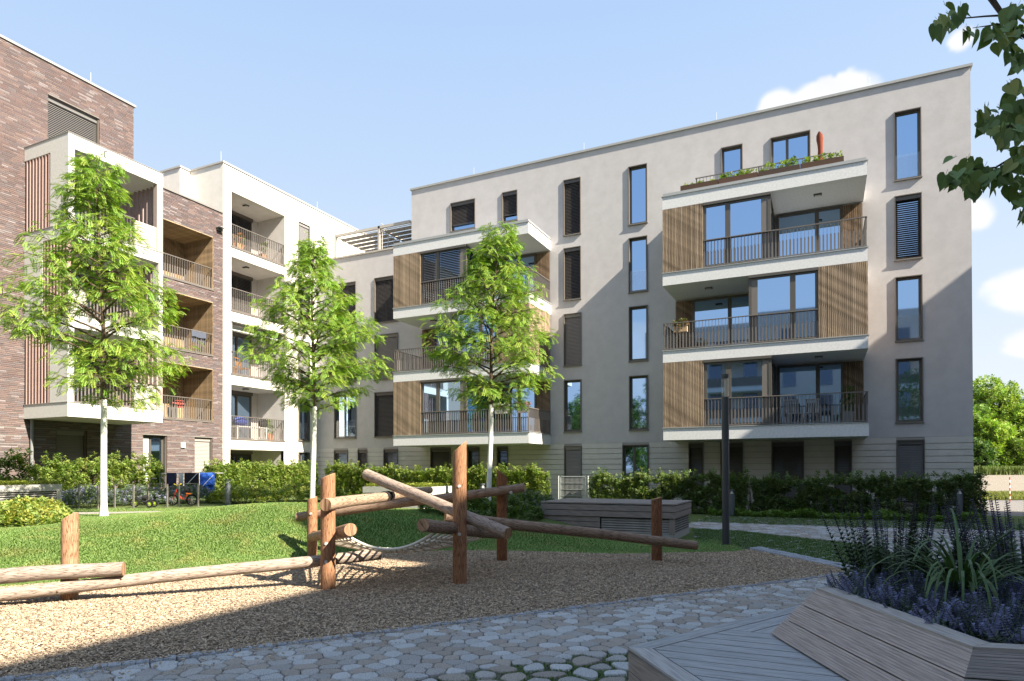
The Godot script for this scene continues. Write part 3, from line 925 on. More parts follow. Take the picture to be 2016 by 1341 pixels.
# ---------------------------------------------------------------- the pergola on the low roof
func pergola() -> void:
	var p := thing("pergola", "grey metal pergola with folded cloth roof on the low roof terrace", "pergola", P(-22.0, 12.74, 27.3))
	var col := C(0.42, 0.39, 0.35)
	for q in [[-1.44, 0.0], [1.42, 0.0], [-1.44, -3.6], [1.42, -3.6]]:
		var b := MB.new()
		b.obox(Vector3(q[0] - 0.06, 0, q[1] - 0.06), Vector3(0.12, 0, 0), Vector3(0, 1.35 if q[1] > -1 else 1.0, 0), Vector3(0, 0, 0.12), col)
		part(p, "post", b, M.metal)
	for s in [-1.44, 1.42, 3.3]:
		var b := MB.new()
		b.obox(Vector3(s - 0.05, 1.22, 0.05), Vector3(0.1, 0, 0), Vector3(0, 0.1, 0), Vector3(0, 0, -3.75), col)
		part(p, "rafter", b, M.metal)
	var f := MB.new()
	f.obox(Vector3(-1.38, 1.21, -0.06), Vector3(4.7, 0, 0), Vector3(0, 0.13, 0), Vector3(0, 0, 0.12), col)
	part(p, "front_beam", f, M.metal)
	# cloth drawn half open: shallow folds hung between cross bars
	for k in 7:
		var z := -0.5 - 0.5 * k
		for q in [[-1.38, 1.36], [1.48, 3.24]]:
			var b := MB.new()
			for i in 6:
				var a0 := i / 6.0
				var a1 := (i + 1) / 6.0
				var q0 := Vector3(q[0], 1.22 - 0.11 * sin(a0 * PI), z + 0.16 - 0.3 * a0)
				var q1 := Vector3(q[0], 1.22 - 0.11 * sin(a1 * PI), z + 0.16 - 0.3 * a1)
				b.quad(q0, q1, q1 + Vector3(q[1] - q[0], 0, 0), q0 + Vector3(q[1] - q[0], 0, 0), Vector3(0, 1, 0), C(0.4, 0.385, 0.365))
			part(p, "cloth_fold", b, M.cloth)
		var c := MB.new()
		c.tube([Vector3(-1.4, 1.24, z + 0.25), Vector3(3.3, 1.24, z + 0.25)], [0.025, 0.025], 8, C(0.55, 0.53, 0.5))
		part(p, "cross_bar", c, M.metal)
	var g := thing("terrace_guard_rail", "thin metal guard rail beside the pergola on the low roof", "railing", P(-20.4, 12.74, 27.3))
	var r := MB.new()
	for k in 8:
		r.tube([Vector3(0, 0, -0.5 * k), Vector3(0, 1.3 - 0.04 * k, -0.5 * k)], [0.018, 0.018], 6, col)
	part(g, "posts", r, M.metal)
	var r2 := MB.new()
	for h in [1.42, 1.05]:
		r2.tube([Vector3(0, h, 0.1), Vector3(0, h - 0.3, -3.6)], [0.02, 0.02], 6, col)
	part(g, "rail", r2, M.metal)
	var s := thing("roof_terrace_rail", "low wire railing between the pergola post and the white wall", "railing", P(-23.4, 12.74, 27.3))
	var q := MB.new()
	for k in 6:
		q.tube([Vector3(0.0, 0, -0.45 * k - 0.3), Vector3(0.12, 0.95, -0.45 * k - 0.3)], [0.014, 0.014], 6, col)
	part(s, "bars", q, M.metal)
	var q2 := MB.new()
	q2.tube([Vector3(0.12, 0.95, 0), Vector3(0.12, 0.95, -2.9)], [0.02, 0.02], 6, col)
	part(s, "rail", q2, M.metal)

# ---------------------------------------------------------------- blocks outside the frame that throw the shade and stand in the panes' reflections
func outer_blocks() -> void:
	var p := thing("shading_apartment_building", "tall rendered block with a raised roof storey closing the courtyard's open end", "building")
	var b := MB.new()
	var L := {"ax": "u", "c": 14.0}
	b.box(14.0, 26.0, -0.3, 16.0, -16.0, 26.2, BEIGE)
	part(p, "wall", b, M.plaster)
	var top := MB.new()
	top.box(14.0, 24.0, 16.0, 19.5, 5.4, 16.5, BEIGE)
	part(p, "roof_storey", top, M.plaster)
	for r in 5:
		for k in 9:
			var w := MB.new()
			var v := -13.5 + 4.3 * k
			w.box(13.96, 13.999, 0.9 + 3.0 * r, 2.9 + 3.0 * r, v, v + 1.3, C(0.12, 0.14, 0.17))
			part(p, "window", w, M.glass)
	var q := thing("opposite_apartment_building", "rendered block with balcony bands facing the long block across the courtyard", "building")
	var c := MB.new()
	c.box(-19.0, 13.5, -0.3, 17.6, -36.0, -22.0, C(0.55, 0.52, 0.48))
	part(q, "wall", c, M.plaster)
	for r in 5:
		for k in 9:
			var w := MB.new()
			var u := -18.0 + 3.5 * k
			w.box(u, u + 1.3, 0.7 + 3.2 * r, 2.9 + 3.2 * r, -21.999, -21.96, C(0.1, 0.12, 0.15))
			part(q, "window", w, M.glass)
	for r in 4:
		for x in [-11.0, 3.0]:
			var s := MB.new()
			s.box(x, x + 6.8, 3.0 + 3.2 * r, 3.45 + 3.2 * r, -21.99, -20.2, SLAB)
			part(q, "balcony_slab", s, M.concrete)
			var t := MB.new()
			t.box(x + 0.05, x + 6.75, 3.5 + 3.2 * r, 4.4 + 3.2 * r, -20.24, -20.21, C(0.15, 0.13, 0.11))
			part(q, "balcony_parapet", t, M.metal)
# ---------------------------------------------------------------- the ground
# height of the courtyard; s and t are metres ahead and to the right along the view axis
const EDGE := [[-14.0, 4.5], [-6.93, 8.87], [-6.0, 9.59], [-4.44, 10.4], [-3.65, 11.5], [-2.59, 12.6], [-0.58, 12.7], [0.73, 12.5], [1.99, 12.2], [4.46, 12.4], [9.0, 12.4]]
func edge_at(t: float) -> float:
	for i in EDGE.size() - 1:
		if t <= EDGE[i + 1][0]:
			return lerpf(EDGE[i][1], EDGE[i + 1][1], clampf((t - EDGE[i][0]) / (EDGE[i + 1][0] - EDGE[i][0]), 0, 1))
	return 12.4
func H(u: float, v: float) -> float:
	var s := -0.4314 * u + 0.902 * v
	var t := 0.902 * u + 0.4314 * v
	var d := s - edge_at(t)
	var p := 0.5 * ss(0.0, 4.5, d) * (1.0 - ss(0.4, 3.0, t))
	p *= lerpf(1.0, 0.35, ss(20.0, 24.0, v) * ss(-22.0, -16.0, u))
	var m := 0.36 * exp(-pow((t + 4.9) / 3.0, 2) - pow((s - 14.3) / 2.2, 2)) * ss(0.0, 2.2, d)
	return p + m

const CHIPS := [[-8.6, -1.3], [0.46, 11.34], [-1.30, 13.55], [-1.6, 13.05], [-3.46, 11.84], [-4.73, 11.58], [-6.02, 11.25], [-7.78, 10.27], [-8.26, 8.82], [-8.51, 7.5], [-9.56, 6.06], [-10.08, 5.01], [-12.6, -0.5]]
const GREENJOINT := [[-3.6, 2.6], [-2.71, 4.19], [-2.34, 4.8], [-1.63, 5.66], [-1.3, 6.4], [-0.2, 6.2], [-0.1, 2.0], [-3.0, 0.5]]
const VERGE := [[-1.35, 13.95], [0.55, 11.7], [1.6, 12.3], [0.9, 15.3], [-0.6, 16.6], [-2.07, 17.7], [-3.2, 17.9], [-2.5, 14.6]]
const VERGE2 := [[-3.5, 20.0], [0.7, 20.0], [5.5, 20.8], [7.0, 23.2], [-3.5, 22.9]]
func poly(a: Array) -> PackedVector2Array:
	var r := PackedVector2Array()
	for q in a: r.append(Vector2(q[0], q[1]))
	return r
func inside(a: PackedVector2Array, u: float, v: float) -> bool:
	return Geometry2D.is_point_in_polygon(Vector2(u, v), a)

func prism(b: MB, pl: PackedVector2Array, y0: float, y1: float, col: Color, dir := Vector2(1, 0), off := Vector2.ZERO) -> void:
	var tr := Geometry2D.triangulate_polygon(pl)
	var nd := Vector2(-dir.y, dir.x)
	for k in range(0, tr.size(), 3):
		var base := b.v.size()
		var q := []
		for j in 3:
			var w: Vector2 = pl[tr[k + j]]
			q.append(P(w.x, y1, w.y))
			b.v.append(q[j]); b.n.append(Vector3.UP); b.c.append(col); b.t.append(off + Vector2(w.dot(dir), w.dot(nd)))
		if (q[1] - q[0]).cross(q[2] - q[0]).y > 0: b.ix.append_array(PackedInt32Array([base, base + 2, base + 1]))
		else: b.ix.append_array(PackedInt32Array([base, base + 1, base + 2]))
	var cw := Geometry2D.is_polygon_clockwise(pl)
	for k in pl.size():
		var a: Vector2 = pl[k]
		var e: Vector2 = pl[(k + 1) % pl.size()]
		var n := Vector2(e.y - a.y, a.x - e.x).normalized() * (-1.0 if cw else 1.0)
		b.quad(P(a.x, y0, a.y), P(e.x, y0, e.y), P(e.x, y1, e.y), P(a.x, y1, a.y), Vector3(n.x, 0, -n.y), col)

# one stone: a low cushion over a polygon
func cushion(b: MB, pl: PackedVector2Array, y0: float, y1: float, col: Color) -> void:
	var c := Vector2.ZERO
	for q in pl: c += q
	c /= pl.size()
	var n := pl.size()
	var k0 := b.v.size()
	var inner := []
	for i in n:
		var d: Vector2 = pl[i] - c
		inner.append(c + d * (1.0 - 0.008 / maxf(d.length(), 0.05)))
	for r in 3:
		for i in n:
			var w: Vector2 = inner[i] if r == 2 else pl[i]
			var y: float = [y0, y1 - 0.006, y1][r]
			b.v.append(P(w.x, y, w.y))
			var o := (pl[i] - c).normalized()
			b.n.append(([Vector3(o.x, 0.1, -o.y), Vector3(o.x, 0.6, -o.y), Vector3(o.x * 0.06, 1, -o.y * 0.06)][r] as Vector3).normalized())
			b.c.append(col); b.t.append(w)
	b.v.append(P(c.x, y1 + 0.003, c.y)); b.n.append(Vector3.UP); b.c.append(col); b.t.append(c)
	var m := b.v.size() - 1
	var cw := Geometry2D.is_polygon_clockwise(pl)
	for i in n:
		var j := (i + 1) % n
		var f := [k0 + 2 * n + i, k0 + 2 * n + j, m]
		b.ix.append_array(PackedInt32Array([f[0], f[2], f[1]] if not cw else [f[0], f[1], f[2]]))
		for r in 2:
			var a := k0 + r * n + i
			var e := k0 + r * n + j
			b.ix.append_array(PackedInt32Array([a, e, e + n, a, e + n, a + n] if cw else [a, e + n, e, a, a + n, e + n]))

# stones over a region: jittered points, each cut off halfway to its neighbours
func stones(region: PackedVector2Array, holes: Array, cell: Vector2, gap: float, turn: float, round_it: int) -> Array:
	var out := []
	var bb := Rect2(region[0], Vector2.ZERO)
	for q in region: bb = bb.expand(q)
	var ctr := bb.get_center()
	var sz := bb.size.length()
	var nx := int(sz / cell.x) + 2
	var ny := int(sz / cell.y) + 2
	var pts := {}
	for j in ny:
		for i in nx:
			var q := Vector2((i - nx / 2.0 + (0.5 if j % 2 else 0.0) + rf(-0.32, 0.32)) * cell.x, (j - ny / 2.0 + rf(-0.24, 0.24)) * cell.y)
			pts[Vector2i(i, j)] = q
	for key in pts:
		var q: Vector2 = pts[key]
		var w := ctr + q.rotated(turn)
		if not Geometry2D.is_point_in_polygon(w, region): continue
		var skip := false
		for h in holes:
			if Geometry2D.is_point_in_polygon(w, h): skip = true
		if skip: continue
		var pl := PackedVector2Array([q + Vector2(-1, -1) * cell * 1.4, q + Vector2(1, -1) * cell * 1.4, q + Vector2(1, 1) * cell * 1.4, q + Vector2(-1, 1) * cell * 1.4])
		for dj in range(-2, 3):
			for di in range(-2, 3):
				var k2: Vector2i = key + Vector2i(di, dj)
				if k2 == key or not pts.has(k2): continue
				var o: Vector2 = pts[k2]
				var mid := (o + q) / 2
				var d := (o - q).normalized()
				var np := PackedVector2Array()
				for i in pl.size():
					var a: Vector2 = pl[i]
					var e: Vector2 = pl[(i + 1) % pl.size()]
					var sa := (a - mid).dot(d)
					var se := (e - mid).dot(d)
					if sa <= 0: np.append(a)
					if sa * se < 0: np.append(a + (e - a) * sa / (sa - se))
				pl = np
		var ins := Geometry2D.offset_polygon(pl, -gap, Geometry2D.JOIN_MITER)
		if ins.is_empty(): continue
		var r: PackedVector2Array = ins[0]
		for it in round_it:
			var np := PackedVector2Array()
			for i in r.size():
				var a: Vector2 = r[i]
				var e: Vector2 = r[(i + 1) % r.size()]
				if a.distance_to(e) < 0.035:
					np.append((a + e) / 2)
					continue
				np.append(a.lerp(e, 0.18)); np.append(a.lerp(e, 0.82))
			r = np
		var fin := PackedVector2Array()
		for a in r: fin.append(ctr + a.rotated(turn))
		if fin.size() >= 4: out.append([w, fin])
	return out

func stone_color() -> Color:
	var r := rng.randf()
	var k := rf(0.88, 1.1)
	if r < 0.38: return C(0.53 * k, 0.47 * k, 0.405 * k)
	if r < 0.66: return C(0.57 * k, 0.545 * k, 0.51 * k)
	return C(0.7 * k, 0.7 * k, 0.685 * k)

func grounds() -> void:
	var b := MB.new()
	var far := C(0.16, 0.17, 0.07)
	b.quad(P(-300, -0.35, -200), P(300, -0.35, -200), P(300, -0.35, 400), P(-300, -0.35, 400), Vector3.UP, far)
	setting("ground", b, M.ground)
	# lawn: one sheet over the courtyard, with the mound
	var l := MB.new()
	var st := 0.25
	var nu := int(34.0 / st)
	var nv := int(33.0 / st)
	for j in nv + 1:
		for i in nu + 1:
			var u := -26.0 + i * st
			var v := -6.0 + j * st
			var e := 0.1
			l.v.append(P(u, H(u, v) - 0.02, v))
			l.n.append(Vector3(-(H(u + e, v) - H(u - e, v)) / (2 * e), 1, (H(u, v + e) - H(u, v - e)) / (2 * e)).normalized())
			l.c.append(C(0.17, 0.22, 0.08)); l.t.append(Vector2(u, v))
	for j in nv:
		for i in nu:
			var a := j * (nu + 1) + i
			l.ix.append_array(PackedInt32Array([a, a + nu + 1, a + 1, a + 1, a + nu + 1, a + nu + 2]))
	setting("lawn", l, M.ground)
	# bed of wood chips
	var cp := poly(CHIPS)
	var c := MB.new()
	prism(c, cp, -0.2, 0.0, C(0.46, 0.37, 0.27))
	setting("chip_bed", c, M.chipbed)
	# sand under the paving
	var pav := poly([[-8.6, -1.3], [0.46, 11.34], [-1.35, 13.85], [-2.5, 14.6], [-3.2, 17.9], [-3.5, 19.8], [-3.5, 23.2], [9.0, 23.4], [12.5, 17.0], [12.5, -5.0], [-8.0, -5.5]])
	var sand := MB.new()
	prism(sand, pav, -0.2, -0.012, C(0.21, 0.19, 0.165))
	var paving := setting("pavement", sand, M.ground)
	var gj := poly(GREENJOINT)
	var vg := poly(VERGE)
	var vg2 := poly(VERGE2)
	var deck := poly([[-1.12, 4.12], [-0.15, 6.1], [0.7, 7.2], [3.2, 6.9], [3.6, 3.4], [0.6, 2.0], [0.2, 2.3]])
	var all := []
	var near := poly([[-6.72, 1.4], [0.46, 11.5], [1.2, 12.3], [6.0, 13.0], [6.0, 3.0], [-1.0, 1.0]])
	for s in stones(near, [gj, deck, cp, vg], Vector2(0.19, 0.128), 0.0048, 0.45, 1): all.append([s[0], s[1], 0.006 + rf(-0.003, 0.003)])
	for s in stones(gj, [deck], Vector2(0.27, 0.19), 0.026, 0.5, 2): all.append([s[0], s[1], 0.012 + rf(-0.004, 0.004)])
	for s in stones(vg, [cp], Vector2(0.27, 0.2), 0.05, 0.3, 2): all.append([s[0], s[1], -0.006 + rf(-0.004, 0.003)])
	for s in stones(vg2, [], Vector2(0.3, 0.24), 0.06, 0.1, 1): all.append([s[0], s[1], -0.002])
	var path := poly([[-3.5, 18.0], [-2.0, 17.75], [-0.6, 16.65], [0.9, 15.35], [1.7, 12.4], [6.0, 13.05], [8.0, 20.8], [5.5, 20.75], [0.7, 19.95], [-3.5, 19.95]])
	for s in stones(path, [], Vector2(0.25, 0.19), 0.008, 0.25, 1): all.append([s[0], s[1], 0.004 + rf(-0.003, 0.003)])
	# the 300 nearest in the picture stand alone, the rest are one piece
	var order := []
	for i in all.size():
		var w: Vector2 = all[i][0]
		var s := -0.4314 * w.x + 0.902 * w.y
		var t := 0.902 * w.x + 0.4314 * w.y
		var seen := s > 4.0 and absf(t / s) < 0.80 and s > 5.0 - 0.0 * t
		order.append([w.length() + (0.0 if seen else 100.0), i])
	order.sort_custom(func(x, y): return x[0] < y[0])
	var mass := MB.new()
	for k in order.size():
		var q: Array = all[order[k][1]]
		if k < 300:
			var o := MB.new()
			cushion(o, q[1], -0.03, q[2], stone_color())
			part(paving, "paving_stone", o, M.stone)
		else: cushion(mass, q[1], -0.03, q[2], stone_color())
	part(paving, "far_paving_stones", mass, M.stone, "stuff")
	# edging of small granite setts round the chips
	var kb := MB.new()
	var ka := Vector2(-8.6, -1.3)
	var ke := Vector2(0.50, 11.42)
	var kd := Vector2(-1.32, 13.85)
	prism(kb, poly([[ka.x, ka.y], [ka.x - 0.06, ka.y + 0.05], [0.40, 11.36], [ke.x, ke.y]]), -0.1, -0.012, C(0.35, 0.35, 0.35))
	var kerb := setting("kerb", kb, M.concrete)
	var setts := []
	var run := (ke - ka).length()
	var d := (ke - ka) / run
	var nrm := Vector2(-d.y, d.x)
	var x := 4.2
	while x < run:
		setts.append([ka + d * x - nrm * 0.01, d, 0.105])
		x += 0.1
	var d2 := (kd - ke).normalized()
	var n2 := Vector2(-d2.y, d2.x)
	var run2 := (kd - ke).length()
	for r in 3:
		x = -0.1
		while x < run2:
			setts.append([ke + d2 * (x + 0.04 * r) - n2 * (0.0 + 0.105 * r), d2, 0.1])
			x += 0.1
	var sm := []
	for k in 4:
		var o := MB.new()
		var e := 0.048
		cushion(o, PackedVector2Array([Vector2(-e, -0.036), Vector2(-0.036, -e), Vector2(0.036, -e), Vector2(e, -0.036), Vector2(e, 0.036), Vector2(0.036, e), Vector2(-0.036, e), Vector2(-e, 0.036)]), -0.06, 0.0, [C(0.5, 0.52, 0.55), C(0.56, 0.58, 0.6), C(0.46, 0.48, 0.52), C(0.53, 0.55, 0.58)][k])
		sm.append(o.mesh(M.stone))
	for i in setts.size():
		var q: Array = setts[i]
		var tr := Transform3D(Basis(Vector3.UP, atan2(q[1].y, q[1].x) + rf(-0.06, 0.06)).scaled(Vector3(rf(0.9, 1.05), 1, rf(0.9, 1.05))), P(q[0].x, 0.022 + rf(-0.005, 0.005), q[0].y))
		mesh_part(kerb, "sett", sm[rng.randi() % 4], tr)
	# loose chips
	var cm := MB.new()
	cm.obox(Vector3(-0.014, -0.002, -0.0035), Vector3(0.028, 0.002, 0.002), Vector3(0, 0.005, 0), Vector3(-0.003, 0.001, 0.007), C(1, 1, 1))
	var me := cm.mesh(M.chip)
	var pl := []
	var pc := []
	var n := 0
	while n < 180000:
		var u := rf(-12.0, 0.5)
		var v := rf(0.5, 13.6)
		var s := -0.4314 * u + 0.902 * v
		var t := 0.902 * u + 0.4314 * v
		if s < 4.6 or absf(t / s) > 0.86 or not inside(cp, u, v): continue
		n += 1
		var k := rf(0.55, 1.25)
		var bs := Basis.from_euler(Vector3(rf(-0.5, 0.5), rf(0, TAU), rf(-0.4, 0.4))).scaled(Vector3.ONE * rf(0.6, 1.25))
		pl.append(Transform3D(bs, P(u, 0.005 + rf(0, 0.014), v)))
		pc.append(C(0.52 * k, 0.405 * k, 0.285 * k) if rng.randf() < 0.72 else C(0.26 * k, 0.2 * k, 0.15 * k))
	for i in 1500:
		# some lie scattered over the edging and the first stones
		var x2 := rf(4.0, run)
		var off2 := -0.5 * pow(rng.randf(), 3.0) - 0.02
		var w2 := ka + d * x2 + nrm * off2
		pl.append(Transform3D(Basis.from_euler(Vector3(rf(-0.2, 0.2), rf(0, TAU), rf(-0.2, 0.2))).scaled(Vector3.ONE * rf(0.6, 1.2)), P(w2.x, 0.012 if off2 < -0.07 else 0.028, w2.y)))
		var k2 := rf(0.55, 1.2)
		pc.append(C(0.5 * k2, 0.39 * k2, 0.27 * k2))
	var ch := many(self, "wood_chips", me, pl, pc)
	meta(ch, "pale wood chips loosely covering the play area bed", "wood chips", "", "stuff")

# ---------------------------------------------------------------- plants
func leaf_quad(b: MB, o: Vector3, dir: Vector3, wide: Vector3, w: float, col: Color, fold := 0.25) -> void:
	# a folded leaf of four triangles
	var nn := wide.cross(dir).normalized()
	if nn.y < 0: nn = -nn
	var m0 := o + dir * 0.45
	var l := m0 + wide * w + nn * w * fold
	var r := m0 - wide * w + nn * w * fold
	b.tri(o, l, o + dir, nn, col)
	b.tri(o, r, o + dir, nn, col)

func sprig_mesh(size: float, n := 8) -> ArrayMesh:
	var b := MB.new()
	var g := RandomNumberGenerator.new()
	g.seed = 77
	for i in n:
		var a := i * 2.4
		var y := size * (i / float(n) - 0.5)
		var d := Vector3(cos(a), g.randf_range(0.0, 0.7), sin(a)).normalized() * size * g.randf_range(0.55, 0.85)
		var k := g.randf_range(0.75, 1.15)
		leaf_quad(b, Vector3(0, y, 0), d, d.cross(Vector3.UP).normalized(), size * 0.2, C(k, k, k))
	return b.mesh(M.leaf)

func tuft_mesh(h: float, n: int) -> ArrayMesh:
	var b := MB.new()
	var g := RandomNumberGenerator.new()
	g.seed = 5
	for i in n:
		var a := i * 2.4
		var r := g.randf_range(0.0, 0.035)
		var o := Vector3(cos(a * 1.7) * r, 0, sin(a * 1.7) * r)
		var hh := h * g.randf_range(0.6, 1.1)
		var tip := o + Vector3(cos(a) * hh * 0.55, hh, sin(a) * hh * 0.55)
		var mid := o.lerp(tip, 0.55) + Vector3(0, hh * 0.12, 0)
		var w := Vector3(-sin(a), 0, cos(a)) * 0.0035
		var nn := Vector3(cos(a) * -0.16, 1, sin(a) * -0.16).normalized()
		var k := g.randf_range(0.8, 1.2)
		b.quad(o - w, o + w, mid + w * 0.8, mid - w * 0.8, nn, C(k, k, k))
		b.tri(mid - w * 0.8, mid + w * 0.8, tip, nn, C(k, k, k))
	return b.mesh(M.blade)

func grass() -> void:
	var cp := poly(CHIPS)
	var me := tuft_mesh(0.034, 8)
	var noise := FastNoiseLite.new()
	noise.seed = 4
	noise.frequency = 0.6
	noise.fractal_octaves = 4
	var pl := []
	var pc := []
	var n := 0
	var tries := 0
	while n < 170000 and tries < 1500000:
		tries += 1
		var s := rf(8.3, 18.6)
		if rng.randf() > 1.4 - s / 17.0: continue
		var t := rf(-0.82, 0.42) * s
		var d := s - edge_at(t)
		if d < -0.02: continue
		if t > 0.3 and s > 14.6: continue
		if t > 4.6: continue
		var u := 0.902 * t - 0.4314 * s
		var v := 0.4314 * t + 0.902 * s
		if v > 14.2 and u > -8.0 and u < -3.2: continue
		if inside(cp, u, v): continue
		n += 1
		var k := 1.0 + 0.2 * noise.get_noise_2d(u, v) + rf(-0.14, 0.14)
		pl.append(Transform3D(Basis(Vector3.UP, rf(0, TAU)).scaled(Vector3.ONE * rf(0.7, 1.25)), P(u, H(u, v) - 0.024, v)))
		var dry := maxf(0.0, noise.get_noise_2d(u * 2.3 + 40, v * 2.3))
		pc.append(C((0.225 + 0.14 * dry) * k, (0.325 + 0.03 * dry) * k, (0.1 + 0.03 * dry) * k))
	var o := many(self, "lawn_grass", me, pl, pc)
	meta(o, "short mown green grass over the mound behind the logs", "grass", "", "stuff")
	# grass in the wide joints
	pl = []
	pc = []
	var regs := [[poly(GREENJOINT), 15000], [poly(VERGE), 17000], [poly(VERGE2), 22000]]
	for r in regs:
		var bb := Rect2(r[0][0], Vector2.ZERO)
		for q in r[0]: bb = bb.expand(q)
		var m := 0
		while m < r[1]:
			var u := rf(bb.position.x, bb.end.x)
			var v := rf(bb.position.y, bb.end.y)
			if not inside(r[0], u, v) or inside(cp, u, v): continue
			m += 1
			var k := rf(0.75, 1.2)
			var low := 0.85 if v < 8.0 else 0.9
			pl.append(Transform3D(Basis(Vector3.UP, rf(0, TAU)).scaled(Vector3(0.8, low, 0.8) * rf(0.6, 1.1)), P(u, -0.016, v)))
			pc.append(C(0.11 * k, 0.175 * k, 0.045 * k))
	var o2 := many(self, "joint_grass", me, pl, pc)
	meta(o2, "short grass growing in the wide joints between rounded paving stones", "grass", "", "stuff")

# leaves spread through a run of hedge, thin in places so that the wall shows
func hedge(label: String, pts: Array, wide: float, h: float, count: int, col: Color, sparse: float, sd: int, leaf := 0.13) -> void:
	var a: Vector2 = Vector2(pts[0][0], pts[0][1])
	var e: Vector2 = Vector2(pts[1][0], pts[1][1])
	var o := thing("hedge", label, "hedge", P(a.x, H(a.x, a.y), a.y), "hedges along the buildings")
	var noise := FastNoiseLite.new()
	noise.seed = sd
	noise.frequency = 0.5
	var L := a.distance_to(e)
	var d := (e - a) / L
	var nr := Vector2(-d.y, d.x)
	var pl := []
	var pc := []
	var base := o.position
	var n := 0
	var tries := 0
	while n < count and tries < count * 12:
		tries += 1
		var x := rf(0, L)
		var q := rf(0, 1)
		var lump := noise.get_noise_2d(x * 2.2, 3.0)
		var top := h * (0.92 + 0.16 * lump + 0.10 * noise.get_noise_2d(x * 9.0, 11.0))
		var y := top * (1.0 - pow(rng.randf(), 1.15) * 0.97)
		if rng.randf() < 0.03: y = top + rf(0.0, 0.22)
		var hole := noise.get_noise_2d(x * 2.6, y * 3.2 + 50.0)
		if hole < -0.42 + sparse: continue
		var half := wide * (0.42 + 0.15 * noise.get_noise_2d(x * 4.0, y * 4.0))
		var z := (half if rng.randf() < 0.5 else -half) * sqrt(rf(0.25, 1.0))
		var w := a + d * x + nr * z
		pl.append(Transform3D(Basis.from_euler(Vector3(rf(-0.7, 0.7), rf(0, TAU), rf(-0.7, 0.7))).scaled(Vector3.ONE * rf(0.75, 1.2)), P(w.x, H(w.x, w.y) + y, w.y) - base))
		var k := rf(0.65, 1.3)
		var yl := rf(0.9, 1.25)
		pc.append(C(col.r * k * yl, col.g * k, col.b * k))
		n += 1
	many(o, "foliage", sprig_mesh(leaf), pl, pc)
	var sb := MB.new()
	var x := 0.2
	while x < L:
		for j in 3:
			var w := a + d * (x + rf(-0.15, 0.15)) + nr * rf(-0.08, 0.08)
			var g0 := P(w.x, H(w.x, w.y) - 0.05, w.y) - base
			var tp := g0 + Vector3(rf(-0.2, 0.2), h * rf(0.6, 0.95), rf(-0.2, 0.2))
			sb.tube([g0, g0.lerp(tp, 0.5) + Vector3(rf(-0.05, 0.05), 0, rf(-0.05, 0.05)), tp], [0.016, 0.011, 0.005], 5, C(0.09, 0.07, 0.05), false)
		x += 0.42
	part(o, "stems", sb, M.log)

# a rounded clump of leaves standing on the ground
func clump(called: String, label: String, cat: String, u: float, v: float, ru: float, rv: float, h: float, count: int, leaf: float, cols: Array, grp := "") -> void:
	var o := thing(called, label, cat, P(u, H(u, v), v), grp)
	var pl := []
	var pc := []
	for i in count:
		var a := rf(0, TAU)
		var r := sqrt(rng.randf())
		var du := cos(a) * r * ru
		var dv := sin(a) * r * rv
		var y := h * sqrt(maxf(0.0, 1.0 - r * r)) * rf(0.35, 1.05) + 0.03 + H(u + du, v + dv) - H(u, v)
		pl.append(Transform3D(Basis.from_euler(Vector3(rf(-0.6, 0.6), rf(0, TAU), rf(-0.6, 0.6))).scaled(Vector3.ONE * rf(0.7, 1.2)), Vector3(du, y, -dv)))
		var c: Color = cols[rng.randi() % cols.size()]
		var k := rf(0.7, 1.25)
		pc.append(C(c.r * k, c.g * k, c.b * k))
	many(o, "foliage", sprig_mesh(leaf, 9), pl, pc)
	var sb := MB.new()
	for i in 14:
		var a := i * 2.4
		var g0 := Vector3(cos(a) * ru * 0.25, -0.04, sin(a) * rv * 0.25)
		sb.tube([g0, Vector3(cos(a) * ru * 0.6, h * 0.6, sin(a) * rv * 0.6)], [0.008, 0.004], 4, C(0.1, 0.1, 0.05), false)
	part(o, "stems", sb, M.log)

# a feathered leaf with small paired leaflets
func pinnate_mesh() -> ArrayMesh:
	var b := MB.new()
	var g := RandomNumberGenerator.new()
	g.seed = 9
	var pos := Vector3.ZERO
	var dir := Vector3(1, 0.25, 0)
	for i in 9:
		dir = (dir + Vector3(0, -0.13, 0)).normalized()
		var nx := pos + dir * 0.026
		for s in [-1.0, 1.0]:
			var d := (dir * 0.45 + Vector3(0, -0.2 + g.randf_range(-0.15, 0.1), s)).normalized() * 0.05 * (0.75 if i in [0, 8] else 1.0)
			var k := g.randf_range(0.85, 1.15)
			var wd := dir * 0.011
			var nn := d.cross(dir).normalized()
			if nn.y < 0: nn = -nn
			nn = (nn + Vector3(0, 0.5, 0)).normalized()
			b.tri(nx, nx + d * 0.5 + wd, nx + d, nn, C(k, k, k))
			b.tri(nx, nx + d * 0.5 - wd, nx + d, nn, C(k, k, k))
		pos = nx
	b.tri(Vector3.ZERO, pos * 0.5 + Vector3(0, 0.012, 0.002), pos, Vector3(0, 0.3, 1).normalized(), C(0.9, 0.8, 0.5))
	return b.mesh(M.leaf)

var pinnate: ArrayMesh
